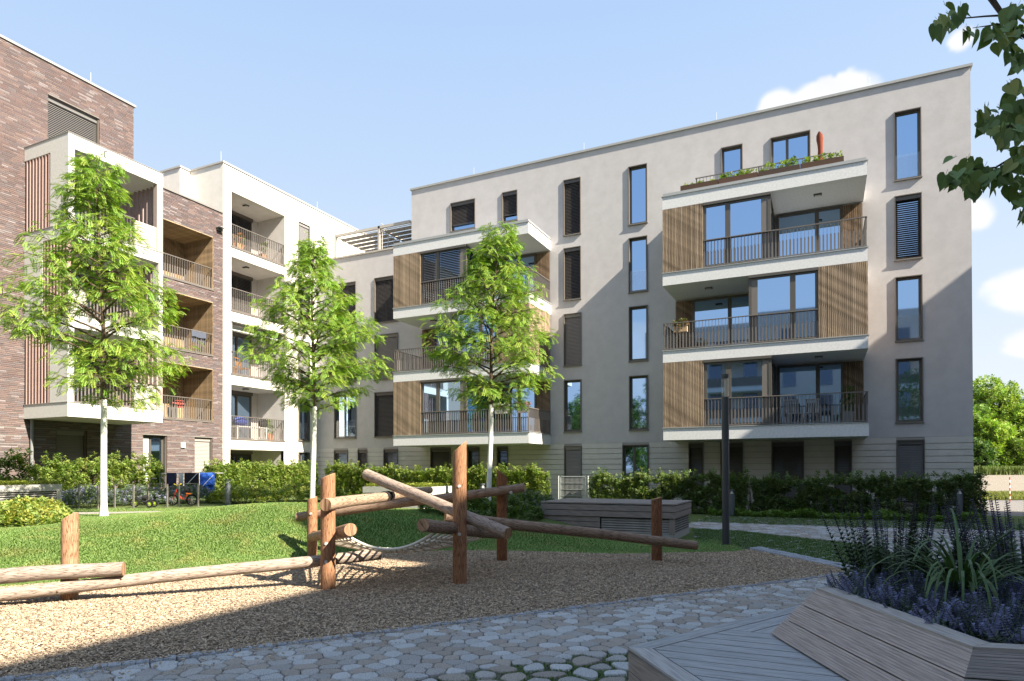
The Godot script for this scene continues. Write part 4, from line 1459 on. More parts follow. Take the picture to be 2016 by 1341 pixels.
# a young locust; prof lists [height, reach to the left, reach to the right] of the crown, seen along the view axis
func locust(label: String, u: float, v: float, prof: Array, fork: float, lean: float, per: int, sd: int, col: Color) -> void:
	rng.seed = sd
	if pinnate == null: pinnate = pinnate_mesh()
	var R := Vector3(0.902, 0, -0.4314)
	var B := Vector3(-0.4314, 0, -0.902)
	var g0 := H(u, v)
	var o := thing("locust_tree", label, "tree", P(u, g0 - 0.03, v), "young trees on the lawn")
	var top: float = prof[prof.size() - 1][0]
	var reach := func(y: float, a: float) -> float:
		for i in prof.size() - 1:
			if y <= prof[i + 1][0]:
				var k := clampf((y - prof[i][0]) / (prof[i + 1][0] - prof[i][0]), 0, 1)
				var l := lerpf(prof[i][1], prof[i + 1][1], k)
				var r := lerpf(prof[i][2], prof[i + 1][2], k)
				return lerpf(l, r, (1.0 + cos(a)) / 2)
		return 0.05
	var axis := func(y: float) -> Vector3:
		var q := y / top
		return Vector3(0, y, 0) + R * (lean * q * q + 0.03 * sin(q * 9.0 + sd)) + B * 0.04 * sin(q * 7.0)
	var tb := MB.new()
	var pts := []
	var rad := []
	for i in 9:
		var y := (fork + 0.15) * i / 8.0
		pts.append(axis.call(y)); rad.append(lerpf(0.072, 0.062, i / 8.0) + (0.028 if i == 0 else 0.0))
	tb.tube(pts, rad, 14, C(0.78, 0.77, 0.74))
	part(o, "painted_trunk", tb, M.trunk)
	var wb := MB.new()
	pts = []; rad = []
	for i in 12:
		var y := lerpf(fork + 0.1, top * 0.97, i / 11.0)
		pts.append(axis.call(y)); rad.append(lerpf(0.058, 0.006, i / 11.0))
	wb.tube(pts, rad, 8, C(0.16, 0.12, 0.09))
	var pl := []
	var pc := []
	var leaf := func(at: Vector3, out: Vector3, sc: float) -> void:
		var yaw := atan2(-out.z, out.x) + rf(-1.1, 1.1)
		pl.append(Transform3D(Basis.from_euler(Vector3(rf(-0.5, 0.5), yaw, rf(-0.65, 0.45))).scaled(Vector3.ONE * sc * rf(0.75, 1.25)), at))
		var k := rf(0.72, 1.28)
		var yl := rf(0.85, 1.25)
		pc.append(C(col.r * k * yl, col.g * k, col.b * k))
	var nb := 74
	for i in nb:
		var q := i / float(nb - 1)
		var y0 := lerpf(fork, top * 0.93, pow(q, 0.9))
		var a := i * 2.399 + rf(-0.5, 0.5)
		var rise := lerpf(0.4, 1.1, q) * rf(0.6, 1.4)
		var y1 := y0
		var len := 0.3
		for it in 6:   # the tip has to lie on the crown's outline at its own height
			len = (reach.call(minf(y1, top), a) as float) * (rf(0.55, 0.9) if i % 3 == 1 else rf(0.9, 1.15))
			y1 = y0 + len * rise * 0.55
		var out := R * cos(a) + B * sin(a)
		var p0: Vector3 = axis.call(y0)
		var ctrl := p0 + out * len * 0.5 + Vector3(0, len * rise * 0.42, 0)
		var p1 := p0 + out * len + Vector3(0, len * rise * 0.55, 0)
		var bp := []
		var br := []
		for k in 7:
			var w := k / 6.0
			bp.append(p0 * (1 - w) * (1 - w) + ctrl * 2 * w * (1 - w) + p1 * w * w + Vector3(0, rf(-0.02, 0.02), 0))
			br.append(lerpf(0.022, 0.004, w) * clampf(len, 0.4, 1.3))
		wb.tube(bp, br, 5, C(0.15, 0.11, 0.085), false)
		var tw := int(3 + len * 7)
		for k in tw:
			var w := lerpf(0.25, 1.0, (k + rng.randf()) / tw)
			var at: Vector3 = p0 * (1 - w) * (1 - w) + ctrl * 2 * w * (1 - w) + p1 * w * w
			var ta := a + (1.1 if k % 2 else -1.1) * rf(0.5, 1.2)
			var td := (R * cos(ta) + B * sin(ta) + Vector3(0, rf(-0.25, 0.8), 0)).normalized()
			var tl := rf(0.2, 0.55) * (1.15 - 0.4 * w) * clampf(len, 0.5, 1.2)
			var te := at + td * tl - Vector3(0, tl * 0.1, 0)
			wb.tube([at, te], [0.006, 0.003], 4, C(0.14, 0.11, 0.07), false)
			for m in per:
				var z := sqrt((m + rng.randf()) / per)
				leaf.call(at.lerp(te, z) + Vector3(rf(-0.09, 0.09), rf(-0.12, 0.1), rf(-0.09, 0.09)), td, 1.0)
	part(o, "limbs", wb, M.log)
	many(o, "crown", pinnate, pl, pc)

# a broad leafy tree built of leaf clumps on limbs, for the wood beyond the road
func leafy_tree(label: String, called: String, u: float, v: float, y: float, h: float, r: float, count: int, leaf: float, col: Color, sd: int, grp := "") -> void:
	rng.seed = sd
	var o := thing(called, label, "tree", P(u, y, v), grp)
	var tb := MB.new()
	tb.tube([Vector3(0, -0.2, 0), Vector3(0.1, h * 0.3, 0), Vector3(-0.05, h * 0.75, 0.1)], [r * 0.09, r * 0.07, r * 0.02], 9, C(0.1, 0.08, 0.06))
	var lobes := []
	for i in 15:
		var a := i * 2.399
		var q := i / 14.0
		var rr := r * (0.62 - 0.30 * q) * rf(0.8, 1.2)
		var c := Vector3(cos(a) * rr, h * lerpf(0.16, 0.84, q), sin(a) * rr)
		lobes.append([c, r * rf(0.34, 0.5)])
		tb.tube([Vector3(0, h * lerpf(0.1, 0.6, q), 0), c], [r * 0.03, r * 0.01], 5, C(0.1, 0.08, 0.06), false)
	part(o, "trunk", tb, M.log)
	var pl := []
	var pc := []
	for i in count:
		var L: Array = lobes[rng.randi() % lobes.size()]
		var d := Vector3(rf(-1, 1), rf(-1, 1), rf(-1, 1)).normalized()
		var at: Vector3 = L[0] + d * L[1] * pow(rng.randf(), 0.4)
		at.y = maxf(at.y, 0.1)
		pl.append(Transform3D(Basis.from_euler(Vector3(rf(-0.7, 0.7), rf(0, TAU), rf(-0.7, 0.7))).scaled(Vector3.ONE * rf(0.7, 1.3)), at))
		var k := rf(0.65, 1.3)
		pc.append(C(col.r * k * rf(0.85, 1.2), col.g * k, col.b * k))
	many(o, "crown", sprig_mesh(leaf), pl, pc)
# ---------------------------------------------------------------- the climbing logs
const EYE := Vector3(0, 1.6, 0)
var view := Basis()
# the point s metres ahead on the line of sight of a pixel of the 2016 pixel wide photograph
func at(x: float, y: float, s: float) -> Vector3:
	return EYE + view * Vector3((x - 1008.0) / 1287.06 * s, (912.34 - y) / 1287.06 * s, -s)

func log_part(p: Node, called: String, a: Vector3, e: Vector3, ra: float, rb: float, col: Color) -> void:
	var b := MB.new()
	var pts := []
	var rad := []
	for i in 13:
		var k := i / 12.0
		pts.append(a.lerp(e, k) + Vector3(0, 0.01 * sin(k * 7.0 + a.x * 3.0), 0.008 * cos(k * 5.0 + a.z)) * sin(PI * k))
		rad.append(lerpf(ra, rb, k) * (1.0 + 0.025 * sin(k * 23.0 + a.x) * sin(PI * k)))
	# rounded rims at both ends
	var d := (e - a).normalized()
	pts.push_front(a - d * 0.004); rad.push_front(ra * 0.975)
	pts.push_back(e + d * 0.004); rad.push_back(rb * 0.975)
	b.tube(pts, rad, 22, col, true, Vector2(a.x * 1.7, a.z), C(0.40, 0.25, 0.15))
	var axis := (e - a)
	var sd := axis.cross(Vector3.UP).normalized()
	for k in int(axis.length() * 2.2):
		var q := fposmod(k * 0.618 + a.x, 1.0) * 0.9 + 0.05
		var g := k * 2.4 + a.z
		var o := (sd * cos(g) + d.cross(sd) * sin(g)).normalized()
		var c0 := a.lerp(e, q) + o * lerpf(ra, rb, q) * 0.9
		b.tube([c0, c0 + o * lerpf(ra, rb, q) * 0.13, c0 + o * lerpf(ra, rb, q) * 0.145], [0.015, 0.011, 0.004], 9, C(0.24, 0.155, 0.1), true)
	part(p, called, b, M.log)

func post_part(p: Node, u: float, v: float, low: float, high: float, r: float, col: Color) -> void:
	var b := MB.new()
	var seg := 22
	var R := Vector3(0.902, 0, -0.4314)
	var y0 := H(u, v) - 0.12
	var base := P(u, 0, v)
	for j in seg + 1:
		var a := TAU * j / seg
		var o := Vector3(cos(a), 0, sin(a))
		var k := (o.dot(R) + 1.0) / 2
		for q in [[y0, r], [lerpf(low, high, k) - 0.012, r * 0.985], [lerpf(low, high, k), r * 0.93]]:
			b.v.append(base + o * q[1] + Vector3(0, q[0], 0)); b.n.append(o if q[1] > r * 0.95 else (o + Vector3.UP).normalized()); b.c.append(col); b.t.append(Vector2(q[0] + u, r * a + v))
	for j in seg:
		for q in 2:
			var a := j * 3 + q
			b.ix.append_array(PackedInt32Array([a, a + 3, a + 1, a + 1, a + 3, a + 4]))
	var top := base + Vector3(0, (low + high) / 2, 0)
	for j in seg: b.tri(top, b.v[j * 3 + 2], b.v[j * 3 + 5], Vector3(0, 1, 0), C(0.42, 0.25, 0.14))
	part(p, "post", b, M.log)

func bolt(p: Node, o: Vector3, d: Vector3) -> void:
	var b := MB.new()
	b.tube([o, o + d * 0.012], [0.026, 0.02], 12, C(0.45, 0.45, 0.44))
	part(p, "bolt", b, M.steel)

func climbing_logs() -> void:
	var p := thing("climbing_logs", "balance and climbing structure of peeled round logs bolted to upright posts", "play structure", P(-5.5, 0, 7.5))
	var root := p.position
	var hold := Node3D.new()
	# parts are laid out in world places; shift the thing back so that they keep them
	p.position = Vector3.ZERO
	hold.free()
	var pc := C(0.40, 0.215, 0.12)
	var grey := C(0.41, 0.345, 0.295)
	var brown := C(0.33, 0.235, 0.17)
	post_part(p, -8.36, 4.9, 0.96, 1.08, 0.094, C(0.47, 0.275, 0.165))
	post_part(p, -5.96, 6.79, 1.47, 1.55, 0.098, pc)
	post_part(p, -4.58, 7.89, 1.82, 1.99, 0.098, pc)
	post_part(p, -8.38, 9.13, 1.04, 1.11, 0.092, pc)
	post_part(p, -5.05, 10.15, 1.6, 1.46, 0.092, C(0.27, 0.125, 0.06))
	post_part(p, -2.62, 11.27, 1.06, 1.11, 0.092, C(0.26, 0.125, 0.065))
	log_part(p, "log", at(-160, 1144, 7.5), at(243, 1120, 7.97), 0.094, 0.085, grey)
	var a := at(138, 1156, 7.84)
	var e := at(646, 1102, 8.87)
	log_part(p, "log", a + (a - e) * 0.45, e + (e - a) * 0.235, 0.075, 0.078, C(0.43, 0.36, 0.305))
	log_part(p, "log", at(641, 994, 8.49), at(846, 965, 12.2), 0.085, 0.064, C(0.42, 0.31, 0.22))
	log_part(p, "log", at(586, 1018, 12.05), at(1032, 960, 11.1), 0.084, 0.076, brown)
	log_part(p, "log", at(722, 934, 10.95), at(1000, 1050, 8.6), 0.09, 0.08, C(0.42, 0.335, 0.275))
	log_part(p, "log", at(877, 1017, 9.75), at(1370, 1074, 11.0), 0.086, 0.076, brown)
	log_part(p, "log", at(833, 1034, 8.05), at(980, 1052, 11.1), 0.083, 0.078, C(0.30, 0.215, 0.16))
	log_part(p, "log", at(690, 1043, 8.3), at(612, 1058, 11.65), 0.083, 0.078, C(0.42, 0.28, 0.18))
	var toward := Vector3(0.4314, 0, 0.902)
	for q in [[-5.96, 6.79, 1.17], [-5.96, 6.79, 0.38], [-5.96, 6.79, 0.62], [-4.58, 7.89, 1.36], [-8.38, 9.13, 0.8], [-4.58, 7.89, 0.7]]:
		bolt(p, P(q[0], q[2], q[1]) + toward * 0.093, toward)
	bolt(p, at(1006, 970, 11.02), toward)
	bolt(p, at(1304, 1066, 10.97), toward)
	for k in 2:
		var rb := MB.new()
		var c0 := at(641, 994, 8.49).lerp(at(846, 965, 12.2), 0.47 + 0.03 * k)
		var dd := (at(846, 965, 12.2) - at(641, 994, 8.49)).normalized()
		rb.tube([c0, c0 + dd * 0.05], [0.083, 0.083], 16, C(0.03, 0.03, 0.03))
		part(p, "rope_binding", rb, M.cloth)
	# hammock of knotted rope slung between the two short logs
	var n := thing("rope_net", "pale rope hammock net slung between the two short logs", "net")
	var A0 := at(690, 1043, 8.3)
	var A1 := at(612, 1058, 11.65)
	var B0 := at(833, 1034, 8.05)
	var B1 := at(980, 1052, 11.1)
	var pt := func(i: float, j: float) -> Vector3:
		var l := A0.lerp(A1, 0.03 + 0.62 * j) - Vector3(0, 0.085, 0)
		var r := B0.lerp(B1, 0.10 + 0.62 * j) - Vector3(0, 0.085, 0)
		return l.lerp(r, i) - Vector3(0, (0.30 + 0.03 * sin(j * 9.0)) * 4.0 * i * (1.0 - i) * 0.62, 0)
	var rc := C(0.68, 0.62, 0.52)
	for j in 10:
		var b := MB.new()
		var ps := []
		var rr := []
		for i in 15:
			ps.append(pt.call(i / 14.0, j / 9.0)); rr.append(0.02)
		b.tube(ps, rr, 6, rc)
		part(n, "long_rope", b, M.cloth)
	for i in 15:
		var b := MB.new()
		var ps := []
		var rr := []
		for j in 19:
			ps.append((pt.call((i + 0.7) / 16.0 + 0.012 * (j % 2), j / 18.0) as Vector3) + Vector3(0, 0.008 * (1 if j % 2 else -1), 0)); rr.append(0.016)
		b.tube(ps, rr, 6, rc)
		for j in 10: b.tube([pt.call((i + 0.66) / 16.0, j / 9.0), pt.call((i + 0.84) / 16.0, j / 9.0)], [0.017, 0.017], 6, C(0.2, 0.16, 0.12))
		part(n, "cross_rope", b, M.cloth)

# ---------------------------------------------------------------- benches and boxes
func wood_bench() -> void:
	var p := thing("box_bench", "large grey timber clad box bench with louvred lower front", "bench")
	var u0 := -6.28
	var u1 := -3.02
	var v0 := 14.75
	var v1 := 16.75
	var wd := C(0.3, 0.25, 0.22)
	var core := MB.new()
	core.box(u0 + 0.06, u1 - 0.06, -0.1, 0.74, v0 + 0.12, v1 - 0.06, C(0.03, 0.03, 0.03))
	part(p, "core", core, M.paint)
	var base := MB.new()
	base.box(u0 + 0.08, u1 - 0.04, -0.12, 0.11, v0 + 0.04, v1 - 0.04, C(0.36, 0.35, 0.33))
	part(p, "plinth", base, M.concrete)
	for k in 14:
		var b := MB.new()
		var y := v0 + (v1 - v0) * k / 14.0
		b.box(u0 - 0.01, u1 + 0.01, 0.77, 0.80, y + 0.004, y + (v1 - v0) / 14.0 - 0.004, wd.lightened(rf(0, 0.08)), Vector2(k * 0.77, k * 1.3))
		part(p, "seat_board", b, M.deck)
	for k in 2:
		var b := MB.new()
		var y := 0.75 - 0.145 * (k + 1)
		b.box(u0, u1, y + 0.014, y + 0.145, v0, v0 + 0.03, wd, Vector2(k * 1.1, k * 0.4))
		part(p, "front_board", b, M.deck)
		b = MB.new()
		b.box(u1 - 0.03, u1, y + 0.014, y + 0.145, v0 + 0.032, v1, wd, Vector2(k * 2.1, k * 0.7))
		part(p, "side_board", b, M.deck)
	for k in 3:
		var b := MB.new()
		var y := 0.46 - 0.125 * (k + 1)
		b.box(u0 + 0.03, u0 + 1.5, y + 0.014, y + 0.125, v0 + 0.03, v0 + 0.06, wd, Vector2(k * 0.9, 2.0 + k * 0.4))
		part(p, "front_board", b, M.deck)
	for k in 6:
		var y := 0.115 + 0.055 * k
		var b := MB.new()
		b.obox(P(u0 + 1.53, y, v0 + 0.05), Vector3(u1 - u0 - 1.67, 0, 0), Vector3(0, 0.045, -0.04), Vector3(0, 0.006, 0.006), C(0.36, 0.33, 0.3))
		part(p, "louvre", b, M.deck)
		b = MB.new()
		b.obox(P(u1 - 0.05, y, v0 + 0.2), Vector3(0, 0, -(v1 - v0 - 0.3)), Vector3(-0.04, 0.045, 0), Vector3(0.006, 0.006, 0), C(0.27, 0.25, 0.23))
		part(p, "louvre", b, M.deck)
	var cp := MB.new()
	cp.box(u1 - 0.14, u1 - 0.03, 0.1, 0.455, v0 + 0.03, v0 + 0.16, wd)
	part(p, "corner_post", cp, M.deck)

func vent_box(label: String, u0: float, u1: float, v0: float, v1: float, y0: float, tall: float, turned := false, turned_at := Vector2.ZERO) -> void:
	var p := thing("vent_box", label, "vent box", P((u0 + u1) / 2, y0, v0))
	if turned: p.rotation.y = PI / 2; p.position = P(turned_at.x, y0, turned_at.y)
	var o := Vector3((u0 + u1) / 2, 0, 0)
	var cc := C(0.46, 0.45, 0.42)
	var x0 := u0 - o.x
	var x1 := u1 - o.x
	var d := v1 - v0
	var b := MB.new()
	b.box(x0, x1, tall - 0.17, tall, 0, d, cc)
	part(p, "lid", b, M.concrete)
	b = MB.new()
	b.box(x0, x1, -0.15, 0.17, 0.02, d - 0.02, cc)
	for x in [x0, x1 - 0.12]: b.box(x, x + 0.12, 0.17, tall - 0.17, 0.02, d - 0.02, cc)
	part(p, "plinth", b, M.concrete)
	b = MB.new()
	b.box(x0 + 0.12, x1 - 0.12, 0.17, tall - 0.17, 0.2, d - 0.05, C(0.02, 0.02, 0.02))
	part(p, "core", b, M.paint)
	var n := int((tall - 0.36) / 0.06)
	for k in n:
		b = MB.new()
		b.obox(Vector3(x0 + 0.12, 0.19 + 0.06 * k, -0.03), Vector3(x1 - x0 - 0.24, 0, 0), Vector3(0, 0.04, -0.06), Vector3(0, 0.008, 0.006), C(0.34, 0.33, 0.31))
		part(p, "louvre", b, M.metal)
	var pl := []
	var pc := []
	for i in int((x1 - x0) * d * 300):
		pl.append(Transform3D(Basis.from_euler(Vector3(rf(-0.4, 0.4), rf(0, TAU), rf(-0.4, 0.4))).scaled(Vector3.ONE * rf(0.6, 1.1)), Vector3(rf(x0 + 0.02, x1 - 0.02), tall + rf(0.01, 0.06), -rf(0.02, d - 0.02))))
		var k := rf(0.7, 1.25)
		pc.append(C(0.24 * k, 0.27 * k, 0.045 * k))
	many(p, "sedum", sprig_mesh(0.09), pl, pc)

# ---------------------------------------------------------------- the planter with its timber deck
func planter() -> void:
	var p := thing("planter_bench", "timber deck seat with sloping backrest round a raised flower planter", "bench")
	var yd := 0.45
	var A := Vector2(-1.15, 4.14)
	var D := Vector2(0.05, 6.5)
	var dAD := (D - A).normalized()
	var E := A + Vector2(0.609, -0.793) * 2.4
	var BL := Vector2(-0.345, 4.845)
	var BR := Vector2(0.455, 3.27)
	var outline := PackedVector2Array([A, D, Vector2(0.4, 6.4), Vector2(0.2, 5.2), BL, BR, Vector2(0.62, 2.9), E])
	var wood := C(0.37, 0.37, 0.37)
	# apron boards under the edges
	for k in 3:
		var b := MB.new()
		var y := 0.015 + 0.142 * k
		var q := PackedVector2Array([A, D, D + Vector2(0.06, -0.02), A + Vector2(0.035, 0.01), E + Vector2(0.02, 0.03), E])
		prism(b, q, y, y + 0.136, C(0.34, 0.29, 0.25), dAD, Vector2(k * 0.7, k * 1.9))
		part(p, "apron_board", b, M.deck)
	var core := MB.new()
	prism(core, PackedVector2Array([A + Vector2(0.09, 0.03), D + Vector2(0.08, -0.05), Vector2(0.4, 6.2), Vector2(0.2, 5.2), BL + Vector2(0.05, 0), BR + Vector2(0.1, 0.1), E + Vector2(0.05, 0.08)]), -0.02, yd - 0.05, C(0.04, 0.035, 0.03))
	part(p, "substructure", core, M.paint)
	# border boards
	var nAD := Vector2(dAD.y, -dAD.x)
	var dAE := (E - A).normalized()
	var nAE := Vector2(-dAE.y, dAE.x)
	var inA := Vector2(-1.0, 4.16)
	var bb := MB.new()
	prism(bb, PackedVector2Array([A, D, D + nAD * 0.125, inA]), yd - 0.03, yd, wood, dAD)
	part(p, "border_board", bb, M.deck)
	bb = MB.new()
	prism(bb, PackedVector2Array([A + dAE * 0.004, E, E + nAE * 0.115, inA + dAE * 0.004]), yd - 0.03, yd, C(0.45, 0.43, 0.41), dAE, Vector2(3.1, 0.7))
	part(p, "border_board", bb, M.deck)
	var field := PackedVector2Array([inA + Vector2(0.012, 0.0), D + nAD * 0.133, Vector2(0.35, 6.2), Vector2(0.1, 5.2), BL + Vector2(0.02, 0), BR + Vector2(0.02, 0), E + nAE * 0.123 + Vector2(0.01, 0)])
	# lower boards run across, upper boards along the long border; they meet on a line
	var y := 4.825
	var k := 0
	while y > 2.2:
		var strip := PackedVector2Array([Vector2(-2, y), Vector2(2, y + 0.12), Vector2(2, y + 0.12 - 0.131), Vector2(-2, y - 0.131)])
		for q in Geometry2D.intersect_polygons(strip, field):
			var b := MB.new()
			prism(b, q, yd - 0.03, yd - 0.001, wood.lightened(rf(0, 0.06)), Vector2(1, 0.03), Vector2(k * 0.83, k * 0.31))
			part(p, "deck_board", b, M.deck)
		y -= 0.143
		k += 1
	var upper := Geometry2D.intersect_polygons(field, PackedVector2Array([Vector2(-2, 4.832), Vector2(2, 4.952), Vector2(2, 8), Vector2(-2, 8)]))
	for j in 5:
		var o := A + nAD * (0.133 + 0.143 * j)
		var strip := PackedVector2Array([o - dAD * 1.0, o + dAD * 4.0, o + dAD * 4.0 + nAD * 0.131, o - dAD * 1.0 + nAD * 0.131])
		for u in upper:
			for q in Geometry2D.intersect_polygons(strip, u):
				var b := MB.new()
				prism(b, q, yd - 0.03, yd - 0.001, wood.lightened(rf(0, 0.06)), dAD, Vector2(j * 0.53, j * 0.71))
				part(p, "deck_board", b, M.deck)
	# sloping backrest: three wide boards, each with fine ribs
	var yt := 0.78
	var TL := Vector2(-0.055, 4.88)
	var TR := Vector2(0.60, 3.57)
	var R1 := Vector2(2.6, 4.0)
	var RB := Vector2(2.75, 3.55)
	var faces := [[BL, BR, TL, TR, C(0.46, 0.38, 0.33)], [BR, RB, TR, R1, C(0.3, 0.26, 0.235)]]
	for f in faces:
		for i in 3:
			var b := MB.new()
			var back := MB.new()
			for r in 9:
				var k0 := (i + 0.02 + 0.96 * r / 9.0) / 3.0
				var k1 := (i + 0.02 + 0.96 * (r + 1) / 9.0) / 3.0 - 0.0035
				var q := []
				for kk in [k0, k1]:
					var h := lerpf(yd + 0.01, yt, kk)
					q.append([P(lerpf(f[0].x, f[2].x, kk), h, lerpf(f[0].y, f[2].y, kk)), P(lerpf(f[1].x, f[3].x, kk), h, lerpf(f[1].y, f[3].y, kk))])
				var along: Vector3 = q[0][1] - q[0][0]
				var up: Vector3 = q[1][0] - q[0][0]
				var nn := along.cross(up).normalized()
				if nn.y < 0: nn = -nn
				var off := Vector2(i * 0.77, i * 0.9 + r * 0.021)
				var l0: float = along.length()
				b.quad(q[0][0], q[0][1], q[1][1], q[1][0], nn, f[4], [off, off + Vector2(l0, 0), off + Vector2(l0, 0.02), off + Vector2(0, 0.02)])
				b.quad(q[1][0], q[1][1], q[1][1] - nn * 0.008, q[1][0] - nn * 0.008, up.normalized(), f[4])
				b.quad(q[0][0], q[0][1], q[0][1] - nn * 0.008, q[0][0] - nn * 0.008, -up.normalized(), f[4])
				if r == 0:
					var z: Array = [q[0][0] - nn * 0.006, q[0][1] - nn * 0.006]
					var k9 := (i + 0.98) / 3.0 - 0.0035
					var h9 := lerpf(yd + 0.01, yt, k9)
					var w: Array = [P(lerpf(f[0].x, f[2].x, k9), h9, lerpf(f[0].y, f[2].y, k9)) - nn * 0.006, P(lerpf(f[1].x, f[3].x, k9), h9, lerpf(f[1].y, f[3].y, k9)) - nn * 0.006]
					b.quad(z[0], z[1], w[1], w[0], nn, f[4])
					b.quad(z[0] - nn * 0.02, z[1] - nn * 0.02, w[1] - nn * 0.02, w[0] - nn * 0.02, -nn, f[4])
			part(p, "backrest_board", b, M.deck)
	# coping and the box that holds the soil
	var dT := (TR - TL).normalized()
	var nT := Vector2(-dT.y, dT.x)
	var L1 := Vector2(0.75, 6.35)
	var in1 := Vector2(0.06, 4.93)
	var in2 := Vector2(0.685, 3.68)
	var ledge := [[PackedVector2Array([TL, TR, in2, in1]), dT], [PackedVector2Array([TR + Vector2(0.003, 0.0), R1, R1 + Vector2(0, 0.11), in2 + Vector2(0.003, 0.0)]), Vector2(0.97, 0.2)], [PackedVector2Array([TL + Vector2(0, 0.004), in1 + Vector2(0, 0.004), L1 + Vector2(0.1, 0), L1]), Vector2(0.5, 0.87)]]
	for q in ledge:
		var b := MB.new()
		prism(b, q[0], yt - 0.03, yt + 0.012, C(0.42, 0.38, 0.34), q[1], Vector2(q[1].x, 0.3))
		part(p, "coping_board", b, M.deck)
	var soil := MB.new()
	prism(soil, PackedVector2Array([in1 + Vector2(-0.03, 0), in2, R1 + Vector2(0, 0.09), Vector2(3.2, 6.2), L1 + Vector2(0.02, 0)]), 0.0, 0.70, C(0.06, 0.045, 0.035))
	part(p, "soil", soil, M.ground)

# a stem with whorls of small flowers over grey-green leaves
func flower_mesh(tall: float, flowers: Color, leafc: Color, n: int, from: float, size: float, sd: int, broad := 2.6) -> ArrayMesh:
	var b := MB.new()
	var g := RandomNumberGenerator.new()
	g.seed = sd
	b.tube([Vector3.ZERO, Vector3(0.02 * tall, tall * 0.5, 0), Vector3(0.01, tall, 0.01)], [0.004, 0.003, 0.0015], 4, leafc, false)
	for i in n:
		var q := i / float(n)
		var y := tall * (q * 0.98 + 0.02)
		for s in 4 if q > from else 2:
			var a := i * 1.57 + s * (TAU / 4 if q > from else PI) + g.randf_range(-0.3, 0.3)
			var d := Vector3(cos(a), 0.45, sin(a)).normalized()
			var k := g.randf_range(0.7, 1.25)
			if q > from:
				var f := size * (1.15 - 0.6 * (q - from) / (1.0 - from)) * g.randf_range(0.8, 1.2)
				leaf_quad(b, Vector3(0.01, y, 0), d * f, d.cross(Vector3.UP).normalized(), f * 0.4, C(flowers.r * k, flowers.g * k, flowers.b * k))
			else:
				var f := size * broad * (1.1 - q) * g.randf_range(0.8, 1.2)
				leaf_quad(b, Vector3(0.01, y, 0), d * f, d.cross(Vector3.UP).normalized(), f * 0.26, C(leafc.r * k, leafc.g * k, leafc.b * k))
	return b.mesh(M.dark_leaf)

func planter_plants() -> void:
	rng.seed = 31
	var bed := PackedVector2Array([Vector2(0.06, 5.02), Vector2(0.73, 3.74), Vector2(2.6, 4.14), Vector2(3.1, 6.1), Vector2(0.85, 6.4)])
	var mint := [flower_mesh(0.21, C(0.155, 0.165, 0.285), C(0.13, 0.17, 0.125), 16, 0.52, 0.022, 3), flower_mesh(0.17, C(0.18, 0.185, 0.32), C(0.13, 0.175, 0.13), 14, 0.5, 0.022, 8)]
	for v in 2:
		var pl := []
		var pc := []
		var m := 0
		while m < 2300:
			var u := rf(-0.05, 3.1)
			var w := rf(3.5, 6.4)
			if not inside(bed, u, w): continue
			var back := (Vector2(u, w) - Vector2(0.66, 3.62)).dot(Vector2(0.3, 0.95))
			if back > 1.55 and rng.randf() < 0.55: continue
			m += 1
			var lean := rf(0.15, 1.25)
			var az := rf(0, TAU)
			pl.append(Transform3D(Basis(Vector3.UP, az) * Basis(Vector3(0, 0, 1), -lean), P(u, 0.69, w)).scaled_local(Vector3.ONE * rf(0.75, 1.25)))
			var k := rf(0.7, 1.2)
			pc.append(C(k, k, k))
		var o := many(self, "catmint", mint[v], pl, pc)
		meta(o, "mass of blue flowered catmint filling the planter behind the backrest" if v == 0 else "shorter violet catmint stems mixed through the planter's flower mass", "flowers", "catmint in the planter", "stuff")
	var spike := flower_mesh(0.7, C(0.045, 0.03, 0.085), C(0.06, 0.09, 0.045), 42, 0.62, 0.021, 21, 4.2)
	for q in [[0.46, 5.6, 0.28, 46, 1.0, "dark violet salvia clump nearer the open end of the paved path"], [1.32, 5.75, 0.42, 84, 1.03, "larger dark violet salvia clump beside the strap-leaved plant"]]:
		var t := thing("salvia_plant", q[5], "plant", P(q[0], 0.69, q[1]), "salvias in the planter")
		var pl := []
		var pc := []
		for i in q[3]:
			var a := rf(0, TAU)
			var r: float = q[2] * sqrt(rng.randf())
			var lean: float = 0.1 + 0.35 * r / q[2] * rng.randf()
			pl.append(Transform3D(Basis(Vector3.UP, -a) * Basis(Vector3(0, 0, 1), -lean), Vector3(cos(a) * r, 0, sin(a) * r)).scaled_local(Vector3.ONE * q[4] * rf(0.7, 1.08)))
			var k := rf(0.7, 1.3)
			pc.append(C(k, k, k))
		many(t, "flower_stems", spike, pl, pc)
	var d := thing("daylily_plant", "strap-leaved plant arching over the blue flowers in the planter", "plant", P(0.78, 0.69, 4.95))
	for i in 84:
		var b := MB.new()
		var a := i * 2.399 + rf(-0.7, 0.7)
		var out := Vector3(cos(a), 0, sin(a))
		var side := Vector3(-sin(a), 0, cos(a))
		var L := rf(0.5, 0.98)
		var bend := rf(0.9, 2.0)
		var prev := out * 0.04
		var pw := 0.008
		var ang := rf(1.15, 1.52)
		var k := rf(0.7, 1.2)
		for j in 9:
			ang -= bend * 0.16 * (0.4 + j * 0.16)
			var nx := prev + (out * cos(ang) + Vector3.UP * sin(ang)) * L / 9.0
			var nw := 0.0078 * (1.0 - pow(j / 9.0, 2.5)) + 0.0015
			b.quad(prev - side * pw, prev + side * pw, nx + side * nw, nx - side * nw, (Vector3.UP * cos(ang) - out * sin(ang)).normalized() * -1.0, C(0.075 * k, 0.125 * k, 0.045 * k))
			prev = nx; pw = nw
		part(d, "leaf", b, M.dark_leaf)

